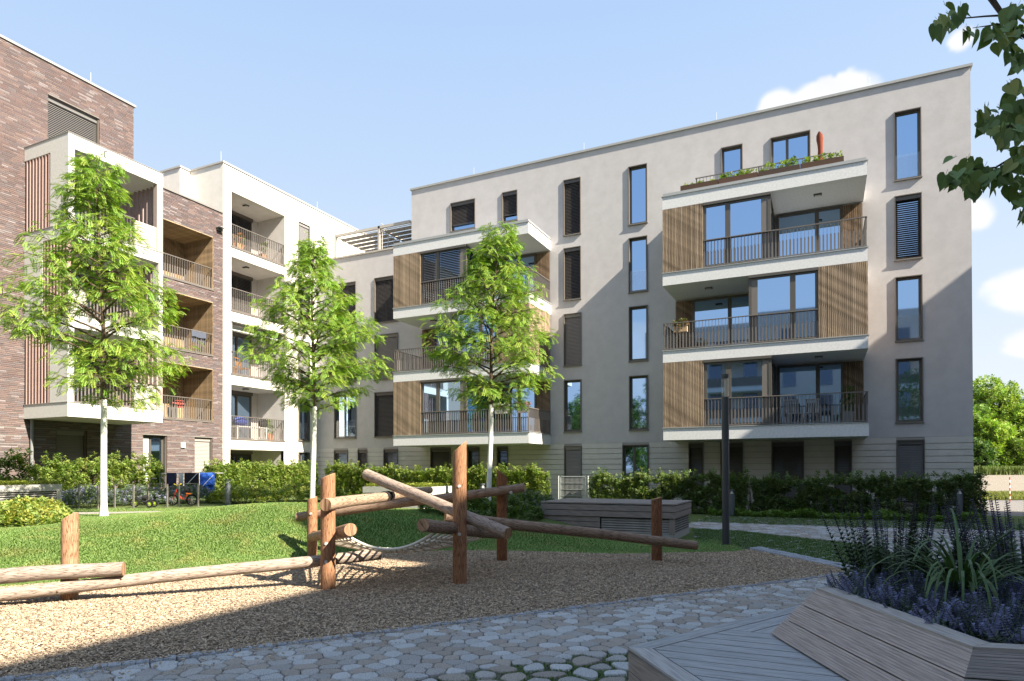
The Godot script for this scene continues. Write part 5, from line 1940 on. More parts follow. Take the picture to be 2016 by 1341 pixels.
# ---------------------------------------------------------------- street furniture
func lamps() -> void:
	var p := thing("lamp_post", "tall slim anthracite lamp post with a glass cylinder head", "lamp post", P(-1.88, 0, 14.35))
	var b := MB.new()
	b.tube([Vector3(0, -0.1, 0), Vector3(0, 3.1, 0)], [0.075, 0.075], 20, C(0.04, 0.044, 0.05))
	part(p, "pole", b, M.metal)
	b = MB.new()
	b.tube([Vector3(0, 3.1, 0), Vector3(0, 3.5, 0)], [0.07, 0.07], 20, C(1, 1, 1), false)
	part(p, "glass_cylinder", b, M.pane)
	b = MB.new()
	b.tube([Vector3(0, 3.1, 0), Vector3(0, 3.5, 0)], [0.022, 0.022], 12, C(0.45, 0.42, 0.36))
	part(p, "lamp_tube", b, M.paint)
	b = MB.new()
	b.tube([Vector3(0, 3.5, 0), Vector3(0, 3.58, 0)], [0.075, 0.075], 20, C(0.04, 0.044, 0.05))
	part(p, "cap", b, M.metal)
	b = MB.new()
	b.tube([Vector3(0, -0.01, 0), Vector3(0, 0.02, 0)], [0.1, 0.095], 20, C(0.04, 0.044, 0.05))
	part(p, "base_collar", b, M.metal)
	for q in [[-16.47, 14.29, 0.8, "anthracite bollard light beside the sunny hedge and the washing", C(0.09, 0.1, 0.11)], [-10.47, 19.58, 0.6, "anthracite bollard light behind the logs beside the white trunk nearest the gate", C(0.09, 0.1, 0.11)], [-2.81, 22.98, 0.88, "dark bollard light at the shaded hedge behind the lamp post", C(0.09, 0.1, 0.11)], [3.69, 23.75, 0.95, "dark bollard light at the corner of the long block", C(0.09, 0.1, 0.11)]]:
		var o := thing("bollard_light", q[3], "bollard", P(q[0], H(q[0], q[1]), q[1]), "bollard lights")
		b = MB.new()
		b.tube([Vector3(0, -0.1, 0), Vector3(0, q[2] - 0.13, 0)], [0.085, 0.085], 16, q[4])
		part(o, "body", b, M.metal)
		b = MB.new()
		b.tube([Vector3(0, q[2] - 0.13, 0), Vector3(0, q[2] - 0.035, 0)], [0.06, 0.02], 14, C(0.7, 0.7, 0.68))
		part(o, "reflector", b, M.paint)
		b = MB.new()
		b.tube([Vector3(0, q[2] - 0.035, 0), Vector3(0, q[2], 0)], [0.085, 0.085], 16, q[4])
		for k in 3: b.tube([Vector3(cos(k * 2.1) * 0.075, q[2] - 0.14, sin(k * 2.1) * 0.075), Vector3(cos(k * 2.1) * 0.075, q[2] - 0.03, sin(k * 2.1) * 0.075)], [0.006, 0.006], 5, q[4])
		part(o, "cap", b, M.metal)

func bike_stands() -> void:
	var labs := ["flat steel bike hoop nearest the vent box at the lawn edge", "flat steel bike hoop between the white trunk and the scooter", "flat steel bike hoop the black scooter stands at", "flat steel bike hoop the red bicycle leans on"]
	var pos := [[-18.7, 11.46], [-18.23, 12.18], [-17.7, 12.85], [-17.4, 13.65]]
	for i in 4:
		var u: float = pos[i][0]
		var v: float = pos[i][1]
		var o := thing("bike_stand", labs[i], "bike stand", P(u, H(u, v), v), "bike hoops in a row")
		for s in [-0.42, 0.42]:
			var b := MB.new()
			b.obox(Vector3(s - 0.03, -0.1, -0.008), Vector3(0.06, 0, 0), Vector3(0, 0.78, 0), Vector3(0, 0, 0.016), C(0.26, 0.24, 0.21))
			part(o, "leg", b, M.steel)
		var t := MB.new()
		t.obox(Vector3(-0.45, 0.674, -0.008), Vector3(0.9, 0, 0), Vector3(0, 0.008, 0), Vector3(0, 0, 0.016), C(0.3, 0.28, 0.25))
		part(o, "top_bar", t, M.steel)

func wheel(p: Node, c: Vector3, r: float, ax: Vector3, rim: Color) -> void:
	var w := group_part(p, "wheel")
	var t := MB.new()
	var q := MB.new()
	var e := ax.cross(Vector3.UP).normalized()
	var ps := []
	var rr := []
	var r2 := []
	for i in 25:
		var a := TAU * i / 24.0
		ps.append(c + (e * cos(a) + Vector3.UP * sin(a)) * r); rr.append(0.022); r2.append(0.008)
	t.tube(ps, rr, 7, C(0.02, 0.02, 0.02), false)
	part(w, "tyre", t, M.cloth)
	for i in 10:
		var a := TAU * i / 10.0
		q.tube([c, c + (e * cos(a) + Vector3.UP * sin(a)) * (r - 0.02)], [0.004, 0.004], 4, rim, false)
	q.tube([c - ax * 0.03, c + ax * 0.03], [0.02, 0.02], 8, rim)
	part(w, "spokes", q, M.steel)

func bikes() -> void:
	var u := -17.75
	var v := 13.74
	var o := thing("child_bicycle", "small red child's bicycle with a black saddle and yellow grips", "bicycle", P(u, H(u, v), v))
	var ax := Vector3(-0.39, 0, -0.92)
	var f := Vector3(-0.92, 0, 0.39)   # towards the front wheel
	wheel(o, f * 0.33 + Vector3(0, 0.17, 0), 0.155, ax, C(0.5, 0.5, 0.48))
	wheel(o, -f * 0.27 + Vector3(0, 0.17, 0), 0.155, ax, C(0.5, 0.5, 0.48))
	var red := C(0.5, 0.05, 0.02)
	var b := MB.new()
	b.tube([f * 0.2 + Vector3(0, 0.42, 0), f * 0.05 + Vector3(0, 0.2, 0), -f * 0.12 + Vector3(0, 0.3, 0), -f * 0.14 + Vector3(0, 0.42, 0)], [0.02, 0.02, 0.018, 0.016], 8, red)
	b.tube([f * 0.05 + Vector3(0, 0.2, 0), -f * 0.27 + Vector3(0, 0.17, 0)], [0.014, 0.014], 8, red)
	b.tube([f * 0.33 + Vector3(0, 0.17, 0), f * 0.2 + Vector3(0, 0.5, 0)], [0.018, 0.02], 8, red)
	b.tube([-f * 0.27 + Vector3(0, 0.345, 0), -f * 0.1 + Vector3(0, 0.36, 0)], [0.03, 0.02], 8, C(0.55, 0.16, 0.02))
	part(o, "frame", b, M.metal)
	b = MB.new()
	b.tube([f * 0.19 + Vector3(0, 0.5, 0), f * 0.17 + Vector3(0, 0.62, 0)], [0.013, 0.013], 7, C(0.35, 0.35, 0.35))
	b.tube([f * 0.17 + ax * 0.2 + Vector3(0, 0.66, 0), f * 0.18 + Vector3(0, 0.6, 0), f * 0.17 - ax * 0.2 + Vector3(0, 0.66, 0)], [0.014, 0.012, 0.014], 7, C(0.6, 0.5, 0.03))
	part(o, "handlebar", b, M.metal)
	b = MB.new()
	b.tube([-f * 0.2 + Vector3(0, 0.45, 0), -f * 0.12 + Vector3(0, 0.46, 0), -f * 0.01 + Vector3(0, 0.45, 0)], [0.05, 0.05, 0.022], 9, C(0.02, 0.02, 0.02))
	part(o, "saddle", b, M.cloth)
	u = -17.95
	v = 12.6
	var s := thing("kick_scooter", "black tricycle with a tall push bar and lime green details", "scooter", P(u, H(u, v), v))
	for w in [[f * 0.28, 0.12], [-f * 0.24 + ax * 0.12, 0.09], [-f * 0.24 - ax * 0.12, 0.09]]:
		wheel(s, w[0] + Vector3(0, w[1] + 0.02, 0), w[1], ax, C(0.35, 0.5, 0.04))
	b = MB.new()
	b.tube([f * 0.28 + Vector3(0, 0.14, 0), f * 0.18 + Vector3(0, 0.48, 0)], [0.022, 0.02], 8, C(0.02, 0.02, 0.02))
	b.tube([f * 0.2 + Vector3(0, 0.3, 0), Vector3(0, 0.16, 0), -f * 0.28 + Vector3(0, 0.15, 0)], [0.02, 0.035, 0.03], 8, C(0.025, 0.025, 0.028))
	b.tube([f * 0.18 + ax * 0.14 + Vector3(0, 0.5, 0), f * 0.19 + Vector3(0, 0.46, 0), f * 0.18 - ax * 0.14 + Vector3(0, 0.5, 0)], [0.014, 0.014, 0.014], 7, C(0.02, 0.02, 0.02))
	part(s, "frame", b, M.metal)
	b = MB.new()
	b.tube([-f * 0.05 + Vector3(0, 0.2, 0), -f * 0.22 + Vector3(0, 0.8, 0), -f * 0.3 + Vector3(0, 0.84, 0)], [0.014, 0.014, 0.02], 7, C(0.02, 0.02, 0.02))
	b.tube([-f * 0.3 + ax * 0.12 + Vector3(0, 0.84, 0), -f * 0.3 - ax * 0.12 + Vector3(0, 0.84, 0)], [0.02, 0.02], 7, C(0.02, 0.02, 0.02))
	part(s, "push_bar", b, M.metal)
	b = MB.new()
	b.tube([-f * 0.1 + Vector3(0, 0.27, 0), -f * 0.02 + Vector3(0, 0.29, 0), f * 0.06 + Vector3(0, 0.27, 0)], [0.07, 0.075, 0.04], 9, C(0.03, 0.03, 0.03))
	part(s, "seat", b, M.cloth)

# cloth hung over a bar: a wavy double sheet
func hung_cloth(b: MB, c: Vector3, along: Vector3, w: float, drop: float, col: Color, seed_: float) -> void:
	var nn := along.cross(Vector3.UP).normalized()
	var n := 10
	for s in [-1.0, 1.0]:
		var d := drop if s < 0 else drop * 0.55
		for i in n:
			for j in 3:
				var q := []
				for e in [[i, j], [i + 1, j], [i + 1, j + 1], [i, j + 1]]:
					var x: float = e[0] / float(n) - 0.5
					var y: float = e[1] / 3.0
					q.append(c + along * x * w + nn * s * (0.02 + 0.025 * y * (1.0 + sin(x * 19.0 + seed_))) - Vector3(0, y * d * (1.0 + 0.05 * sin(x * 9.0 + seed_)), 0))
				b.quad(q[0], q[1], q[2], q[3], nn * s, col)

func washing() -> void:
	var u := -20.3
	var v := 16.1
	var g := H(u, v)
	var o := thing("drying_rack", "white folding clothes airer before the brick wall", "drying rack", P(u, g, v))
	var al := Vector3(0.5, 0, -0.866)
	var nn := Vector3(0.866, 0, 0.5)
	var b := MB.new()
	for s in [-0.55, 0.55]:
		b.tube([al * s - nn * 0.35, al * s + nn * 0.3 + Vector3(0, 0.95, 0)], [0.011, 0.011], 6, C(0.75, 0.75, 0.75))
		b.tube([al * s + nn * 0.35, al * s - nn * 0.3 + Vector3(0, 0.95, 0)], [0.011, 0.011], 6, C(0.75, 0.75, 0.75))
	b.tube([al * -0.75 + nn * 0.4, al * 0.1 + nn * 0.38 + Vector3(0, 0.98, 0)], [0.011, 0.011], 6, C(0.8, 0.8, 0.8))
	b.tube([al * 0.6 + nn * 0.4 + Vector3(0, 0.9, 0), al * -0.2 + nn * 0.4], [0.011, 0.011], 6, C(0.8, 0.8, 0.8))
	part(o, "legs", b, M.metal)
	b = MB.new()
	for k in 7: b.tube([al * -0.95 + nn * (-0.3 + 0.1 * k) + Vector3(0, 0.97, 0), al * 0.95 + nn * (-0.3 + 0.1 * k) + Vector3(0, 0.97, 0)], [0.006, 0.006], 5, C(0.75, 0.75, 0.75))
	part(o, "lines", b, M.metal)
	for q in [[-0.72, 0.3, 0.75, C(0.05, 0.05, 0.09), "dark navy shirt hung on the clothes airer"], [-0.42, 0.14, 0.7, C(0.65, 0.65, 0.65), "narrow white cloth hung on the clothes airer"], [-0.08, 0.46, 0.78, C(0.035, 0.033, 0.04), "black towel hung on the clothes airer"], [0.42, 0.48, 0.8, C(0.04, 0.12, 0.5), "bright blue towel hung on the clothes airer"]]:
		var c := MB.new()
		hung_cloth(c, P(u, g + 0.985, v) + al * q[0] + nn * 0.3, al, q[1], q[2], q[3], q[0] * 9.0)
		one("washing", c, M.cloth, q[4], "laundry", "washing on the airer")

func gate() -> void:
	var v := 24.0
	var o := thing("garden_gate", "low galvanised bar gate between the sunny and the shaded hedge", "gate", P(-8.85, 0.18, v))
	var g := C(0.42, 0.44, 0.44)
	for x in [-0.6, 0.62]:
		var b := MB.new()
		b.tube([Vector3(x, -0.2, 0), Vector3(x, 1.14, 0)], [0.03, 0.03], 8, g)
		part(o, "post", b, M.steel)
	var f := MB.new()
	for y in [0.1, 0.35, 0.6, 0.85, 1.1]: f.obox(Vector3(-0.53, y, -0.015), Vector3(1.08, 0, 0), Vector3(0, 0.03 if y > 1 or y < 0.2 else 0.012, 0), Vector3(0, 0, 0.03), g)
	for x in [-0.53, 0.52]: f.obox(Vector3(x, 0.1, -0.015), Vector3(0.03, 0, 0), Vector3(0, 1.03, 0), Vector3(0, 0, 0.03), g)
	part(o, "frame", f, M.steel)
	var bars := MB.new()
	for k in 20: bars.tube([Vector3(-0.48 + 0.052 * k, 0.12, 0), Vector3(-0.48 + 0.052 * k, 1.1, 0)], [0.004, 0.004], 5, g, false)
	part(o, "bars", bars, M.steel, "stuff")

# ---------------------------------------------------------------- things on the balconies
func chair(label: String, where: Vector3, turn: float, col: Color, grp: String, slats := true) -> void:
	var o := thing("balcony_chair", label, "chair", where, grp)
	o.rotation.y = turn
	var b := MB.new()
	b.obox(Vector3(-0.24, 0.42, -0.22), Vector3(0.48, 0, 0), Vector3(0, 0.03, 0), Vector3(0, 0, 0.46), col)
	part(o, "seat", b, M.clad)
	b = MB.new()
	if slats:
		for k in 6: b.obox(Vector3(-0.22 + 0.08 * k, 0.47, -0.24), Vector3(0.05, 0, 0), Vector3(0, 0.5, -0.1), Vector3(0, 0.004, 0.02), col)
	b.obox(Vector3(-0.24, 0.93, -0.35), Vector3(0.48, 0, 0), Vector3(0, 0.06, -0.01), Vector3(0, 0, 0.025), col)
	if not slats: b.obox(Vector3(-0.22, 0.6, -0.3), Vector3(0.44, 0, 0), Vector3(0, 0.2, -0.03), Vector3(0, 0, 0.02), col)
	part(o, "backrest", b, M.clad)
	for q in [[-0.22, -0.22], [0.19, -0.22], [-0.22, 0.2], [0.19, 0.2]]:
		b = MB.new()
		b.obox(Vector3(q[0], 0, q[1]), Vector3(0.035, 0, 0), Vector3(0, 0.42 if q[1] > 0 else 0.95, -0.1 if q[1] < 0 else 0.0), Vector3(0, 0, 0.035), col)
		part(o, "leg", b, M.clad)

func pot_plant(label: String, where: Vector3, w: float, h: float, potc: Color, cols: Array, tall: float, long_box := false) -> void:
	var o := thing("flower_box" if long_box else "potted_plant", label, "plant", where)
	var b := MB.new()
	if long_box: b.obox(Vector3(-w / 2, 0, -0.09), Vector3(w, 0, 0), Vector3(0, h, 0), Vector3(0, 0, 0.18), potc)
	else: b.tube([Vector3.ZERO, Vector3(0, h, 0)], [w * 0.38, w * 0.5], 12, potc)
	part(o, "box" if long_box else "pot", b, M.paint)
	var pl := []
	var pc := []
	for i in 90:
		pl.append(Transform3D(Basis.from_euler(Vector3(rf(-0.8, 0.8), rf(0, TAU), rf(-0.8, 0.8))).scaled(Vector3.ONE * rf(0.6, 1.1)), Vector3(rf(-0.5, 0.5) * w * 1.1, h + tall * rng.randf(), rf(-0.12, 0.12))))
		var c: Color = cols[rng.randi() % cols.size()]
		var k := rf(0.7, 1.2)
		pc.append(C(c.r * k, c.g * k, c.b * k))
	many(o, "foliage", sprig_mesh(0.1), pl, pc)

func balcony_things() -> void:
	chair("pale slatted chair on the lowest shaded balcony, nearer the glazed room", P(-1.0, 3.13, 25.7), 0.25, C(0.42, 0.42, 0.42), "pale chairs on the shaded balcony")
	chair("pale slatted chair on the lowest shaded balcony, farther from the glazed room", P(-0.42, 3.13, 25.75), -0.1, C(0.42, 0.42, 0.42), "pale chairs on the shaded balcony")
	chair("orange wooden chair in the second white loggia, nearer the awning pole", P(SIDE - 0.8, 6.0, 21.95), 1.3, C(0.45, 0.2, 0.06), "orange chairs in a white loggia", false)
	chair("orange wooden chair in the second white loggia, farther from the awning pole", P(SIDE - 0.7, 6.0, 22.75), 1.9, C(0.45, 0.2, 0.06), "orange chairs in a white loggia", false)
	pot_plant("tan flower box with trailing leaves behind the middle balcony rail", P(-4.85, 6.72, 24.85), 0.5, 0.2, C(0.42, 0.3, 0.17), [C(0.12, 0.18, 0.05), C(0.3, 0.16, 0.12)], 0.28, true)
	pot_plant("green shrub in a pot on the lowest shaded balcony corner", P(0.75, 3.13, 25.2), 0.35, 0.4, C(0.2, 0.2, 0.2), [C(0.07, 0.13, 0.03)], 0.9)
	pot_plant("pale flower box with white blooms hung inside the tree-side balcony rail", P(-12.35, 3.95, 24.86), 0.6, 0.18, C(0.5, 0.5, 0.48), [C(0.14, 0.2, 0.06), C(0.55, 0.55, 0.5)], 0.24, true)
	pot_plant("flower box with pink blooms at the corner of the tree-side balcony", P(-11.35, 3.95, 24.86), 0.55, 0.18, C(0.3, 0.3, 0.3), [C(0.14, 0.2, 0.06), C(0.45, 0.22, 0.27)], 0.24, true)
	pot_plant("dark bushy pot plant in the lowest brick loggia", P(SIDE - 0.4, 3.73, 18.75), 0.4, 0.5, C(0.1, 0.1, 0.1), [C(0.06, 0.11, 0.04)], 0.75)
	pot_plant("light green shrub in the lowest white loggia beside the cushions", P(SIDE - 0.5, 3.03, 24.2), 0.45, 0.35, C(0.4, 0.18, 0.1), [C(0.2, 0.28, 0.05)], 0.75)
	pot_plant("yellow green plant on the top white loggia", P(SIDE - 0.5, 11.86, 23.8), 0.4, 0.35, C(0.4, 0.2, 0.1), [C(0.22, 0.3, 0.05)], 0.6)
	pot_plant("orange flowering plant on the top white loggia", P(SIDE - 0.45, 11.86, 22.2), 0.6, 0.35, C(0.4, 0.2, 0.1), [C(0.5, 0.2, 0.1), C(0.2, 0.25, 0.05)], 0.5)
	var b := MB.new()
	hung_cloth(b, P(SIDE - 0.05, 7.64, 19.75), Vector3(0, 0, -1), 0.75, 0.55, C(0.09, 0.1, 0.13), 1.0)
	one("blanket", b, M.cloth, "dark patterned blanket hung over the middle brick loggia rail", "blanket")
	b = MB.new()
	hung_cloth(b, P(SIDE - 0.3, 4.55, 18.95), Vector3(0, 0, -1), 0.6, 0.32, C(0.4, 0.09, 0.07), 2.0)
	one("blanket", b, M.cloth, "red cloth behind the lowest brick loggia rail", "blanket")
	for q in [[21.9, 0.7, C(0.06, 0.09, 0.3), "blue cushion leaning in the lowest white loggia"], [23.4, 0.5, C(0.04, 0.04, 0.045), "dark cushion leaning in the lowest white loggia"]]:
		b = MB.new()
		var ps := []
		var rr := []
		for k in 7:
			ps.append(P(SIDE - 0.35, 3.86, q[0] + q[1] * (k / 6.0)))
			rr.append(0.24 * sin(PI * (0.12 + 0.76 * k / 6.0)))
		b.tube(ps, rr, 10, q[2])
		one("cushion", b, M.cloth, q[3], "cushion", "cushions in the lowest white loggia")
	var tb := thing("balcony_table", "white garden table in the lowest white loggia under the cushions", "table", P(SIDE - 0.5, 3.03, 22.9))
	b = MB.new()
	b.obox(Vector3(-0.3, 0.58, -0.95), Vector3(0.6, 0, 0), Vector3(0, 0.03, 0), Vector3(0, 0, 1.9), C(0.6, 0.6, 0.58))
	part(tb, "tabletop", b, M.paint)
	for q in [[-0.26, -0.9], [0.22, -0.9], [-0.26, 0.86], [0.22, 0.86]]:
		b = MB.new()
		b.obox(Vector3(q[0], 0, q[1]), Vector3(0.04, 0, 0), Vector3(0, 0.58, 0), Vector3(0, 0, 0.04), C(0.6, 0.6, 0.58))
		part(tb, "leg", b, M.paint)

# ---------------------------------------------------------------- the overhanging linden
func linden() -> void:
	rng.seed = 91
	var foot := P(3.6, 0, 8.1)
	var o := thing("linden_tree", "large linden with drooping toothed heart-shaped leaves overhanging the planter", "tree", foot)
	var tb := MB.new()
	tb.tube([Vector3(0, -0.1, 0), Vector3(0.05, 2, 0.02), Vector3(0, 4.5, 0.1), Vector3(0.1, 7, 0)], [0.17, 0.14, 0.11, 0.04], 14, C(0.13, 0.1, 0.075))
	part(o, "trunk", tb, M.log)
	var lb := MB.new()
	var bark := C(0.1, 0.075, 0.055)
	var twig := func(pts: Array, r: float) -> void:
		var ps := []
		var rr := []
		for i in pts.size():
			ps.append(pts[i] - foot)
			rr.append(lerpf(r, r * 0.3, i / float(pts.size() - 1)))
		lb.tube(ps, rr, 6, bark, false)
	var b1 := foot + Vector3(0, 4.6, 0)
	twig.call([b1, at(2150, -60, 5.6), at(2060, -90, 5.2), at(1950, -5, 5.0), at(1985, 45, 5.0), at(2020, 75, 5.0)], 0.04)
	twig.call([at(1978, 30, 5.0), at(1940, 32, 5.0), at(1895, 36, 5.0), at(1872, 40, 5.0)], 0.008)
	twig.call([at(1990, 45, 5.0), at(1950, 50, 5.0), at(1915, 55, 5.0)], 0.007)
	twig.call([foot + Vector3(0, 3.9, 0), at(2140, 240, 5.5), at(2040, 235, 5.1), at(1990, 250, 5.0), at(1940, 235, 5.0)], 0.03)
	twig.call([at(2060, 240, 5.15), at(2010, 300, 5.0), at(1960, 330, 5.0), at(1900, 335, 5.0), at(1868, 350, 5.0)], 0.012)
	twig.call([at(2100, 260, 5.3), at(2030, 370, 5.1), at(2008, 430, 5.0)], 0.012)
	part(o, "branches", lb, M.log)
	var lm := MB.new()
	# heart shaped leaf with a pointed, toothed rim, hanging from its stalk
	var rim := [[0.0, 0.0], [0.018, 0.02], [0.042, 0.012], [0.054, -0.012], [0.05, -0.034], [0.042, -0.05], [0.03, -0.07], [0.014, -0.09], [0.0, -0.115]]
	for s in [-1.0, 1.0]:
		for i in rim.size() - 1:
			var a := Vector3(rim[i][0] * s, rim[i][1], absf(rim[i][0]) * 0.35)
			var e := Vector3(rim[i + 1][0] * s, rim[i + 1][1], absf(rim[i + 1][0]) * 0.35)
			lm.tri(Vector3(0, -0.03, 0), a, e, Vector3(-0.3 * s, 0, 1).normalized(), C(1, 1, 1))
	lm.tube([Vector3.ZERO, Vector3(0, 0.04, 0.01)], [0.0014, 0.0012], 4, C(0.9, 0.9, 0.6), false)
	var cols := [C(0.16, 0.225, 0.07), C(0.19, 0.25, 0.075), C(0.13, 0.19, 0.065), C(0.28, 0.3, 0.1)]
	var ms := []
	for c in cols:
		var q := MB.new()
		q.v = lm.v; q.n = lm.n; q.t = lm.t; q.ix = lm.ix
		for i in lm.c.size(): q.c.append(c)
		ms.append(q.mesh(M.dark_leaf))
	var spots := [[1860, 38, 22, 12], [1848, 62, 9, 5], [1882, 28, 12, 4], [1896, 66, 10, 3], [1893, 48, 5, 1], [1922, 64, 4, 1], [1962, 72, 20, 9], [1985, 95, 18, 8], [1995, 30, 20, 12], [2005, 130, 16, 9], [1990, 65, 18, 9], [1935, 226, 14, 6], [1932, 252, 10, 4], [1958, 250, 22, 11], [1990, 215, 22, 10], [1975, 280, 18, 8], [2000, 255, 24, 16], [2005, 310, 20, 12], [1985, 330, 16, 7], [1900, 330, 20, 9], [1885, 355, 16, 9], [1866, 362, 12, 7], [1912, 372, 12, 6], [1935, 345, 14, 7], [1945, 368, 8, 4], [1970, 345, 16, 8], [2000, 362, 18, 10], [2012, 425, 10, 5], [2008, 395, 10, 5], [1876, 316, 5, 1], [1998, 180, 14, 7], [2012, 215, 12, 6]]
	for q in spots:
		for i in q[3]:
			var a := rf(0, TAU)
			var r: float = q[2] * sqrt(rng.randf())
			var w := at(q[0] + cos(a) * r, q[1] + sin(a) * r - 6.0, rf(4.75, 5.25)) - foot
			var bs := Basis(Vector3.UP, 0.45 + rf(-1.1, 1.1)) * Basis.from_euler(Vector3(rf(-0.9, 0.5), 0, rf(-0.8, 0.8)))
			mesh_part(o, "leaf", ms[0 if rng.randf() < 0.4 else (1 if rng.randf() < 0.5 else (2 if rng.randf() < 0.75 else 3))], Transform3D(bs.scaled(Vector3.ONE * rf(0.72, 1.12)), w))
	var pl := []
	var pc := []
	for i in 1800:
		var d := Vector3(rf(-1, 1), rf(-0.8, 1), rf(-1, 1))
		if d.length() > 1: continue
		var w := Vector3(1.6, 5.9, 0.4) + d * Vector3(1.5, 1.9, 1.7)
		pl.append(Transform3D(Basis.from_euler(Vector3(rf(-0.9, 0.5), rf(0, TAU), rf(-0.8, 0.8))).scaled(Vector3.ONE * rf(0.8, 1.2)), w))
		pc.append(C(1, 1, 1))
	many(o, "crown", ms[0], pl, pc)

# ---------------------------------------------------------------- beyond the corner
func beyond() -> void:
	rng.seed = 55
	var st := func(s: float, t: float) -> Vector2: return Vector2(0.902 * t - 0.4314 * s, 0.4314 * t + 0.902 * s)
	var strip := func(called: String, s0: float, s1: float, y0: float, y1: float, col: Color, m: Material) -> void:
		var b := MB.new()
		var n := 12
		for i in n:
			var t0 := lerpf(s0 * 0.55, s0 * 1.6, i / float(n))
			var t1 := lerpf(s0 * 0.55, s0 * 1.6, (i + 1) / float(n))
			var q: Array = [st.call(s0, t0), st.call(s0, t1), st.call(s1, t1), st.call(s1, t0)]
			b.quad(P(q[0].x, y0, q[0].y), P(q[1].x, y0, q[1].y), P(q[2].x, y1, q[2].y), P(q[3].x, y1, q[3].y), Vector3.UP, col)
		setting(called, b, m)
	strip.call("road", 20.0, 32.5, -0.03, -0.02, C(0.3, 0.29, 0.28), M.ground)
	strip.call("verge", 32.5, 41.0, 0.0, 0.1, C(0.14, 0.15, 0.045), M.ground)
	strip.call("sandy_track", 41.0, 66.0, 0.1, 0.86, C(0.42, 0.37, 0.3), M.ground)
	strip.call("meadow", 66.0, 110.0, 0.86, 1.5, C(0.12, 0.15, 0.045), M.ground)
	var pl := []
	var pc := []
	for i in 5200:
		var s := rf(66.0, 70.0)
		var q: Vector2 = st.call(s, rf(0.66, 0.86) * s)
		pl.append(Transform3D(Basis(Vector3.UP, rf(0, TAU)).scaled(Vector3(6, 13, 6) * rf(0.6, 1.2)), P(q.x, 0.88, q.y)))
		var k := rf(0.7, 1.2)
		pc.append(C(0.17 * k, 0.21 * k, 0.07 * k))
	for i in 4000:
		var s := rf(32.8, 40.8)
		var q: Vector2 = st.call(s, rf(0.66, 0.86) * s)
		pl.append(Transform3D(Basis(Vector3.UP, rf(0, TAU)).scaled(Vector3.ONE * rf(1.5, 3.0)), P(q.x, 0.03, q.y)))
		var k := rf(0.7, 1.2)
		pc.append(C(0.19 * k, 0.2 * k, 0.05 * k))
	var o := many(self, "meadow_grass", tuft_mesh(0.06, 7), pl, pc)
	meta(o, "tall dry grass along the sandy track beyond the road", "grass", "", "stuff")
	var spec := [[75, 0.735, 11.2, 4.6, C(0.300, 0.400, 0.100), "tall pale green tree in the sunny wood beyond the sandy track"], [73, 0.69, 8.2, 3.6, C(0.240, 0.360, 0.100), "dense green tree of the wood beside the corner of the long block"], [71, 0.735, 5.6, 2.6, C(0.340, 0.460, 0.100), "low yellow green tree before the taller trees of the wood"], [74, 0.785, 8.6, 3.8, C(0.220, 0.340, 0.090), "dark green tree of the wood behind the flowering planter"], [76, 0.84, 10.0, 4.4, C(0.260, 0.380, 0.100), "rounded tree of the wood farther along the sandy track"], [70, 0.71, 3.6, 2.0, C(0.125, 0.200, 0.075), "grey green bush at the foot of the wood"], [70, 0.765, 3.6, 2.2, C(0.175, 0.250, 0.062), "leafy bush at the foot of the wood beside the shaded gap"]]
	for i in spec.size():
		var q: Array = spec[i]
		var w: Vector2 = st.call(q[0], q[1] * q[0])
		leafy_tree(q[5], "woodland_tree", w.x, w.y, 1.0, q[2], q[3], 3400 if q[2] > 5 else 1500, 0.42, q[4], 300 + i, "trees of the wood")
	# striped marker pole by the road
	var w: Vector2 = st.call(31.0, (1988.0 - 1008.0) / 1287.0 * 31.0)
	var m := thing("marker_pole", "slim red and white striped marker pole beside the road", "pole", P(w.x, -0.02, w.y))
	for k in 9:
		var b := MB.new()
		b.tube([Vector3(0, 0.13 * k, 0), Vector3(0, 0.13 * (k + 1), 0)], [0.022, 0.022], 8, C(0.28, 0.04, 0.03) if k % 2 == 0 else C(0.7, 0.7, 0.68))
		part(m, "band", b, M.paint)
	leafy_tree("bushy garden tree at the end of the block facing the long block", "garden_tree", -17.8, -7.0, 0, 9.0, 3.2, 3000, 0.3, C(0.08, 0.14, 0.03), 401, "garden trees at the facing block")
	leafy_tree("smaller garden tree beside the bushy one, nearer the brick block", "garden_tree", -21.5, -5.0, 0, 8.0, 3.0, 2600, 0.3, C(0.07, 0.13, 0.03), 402, "garden trees at the facing block")

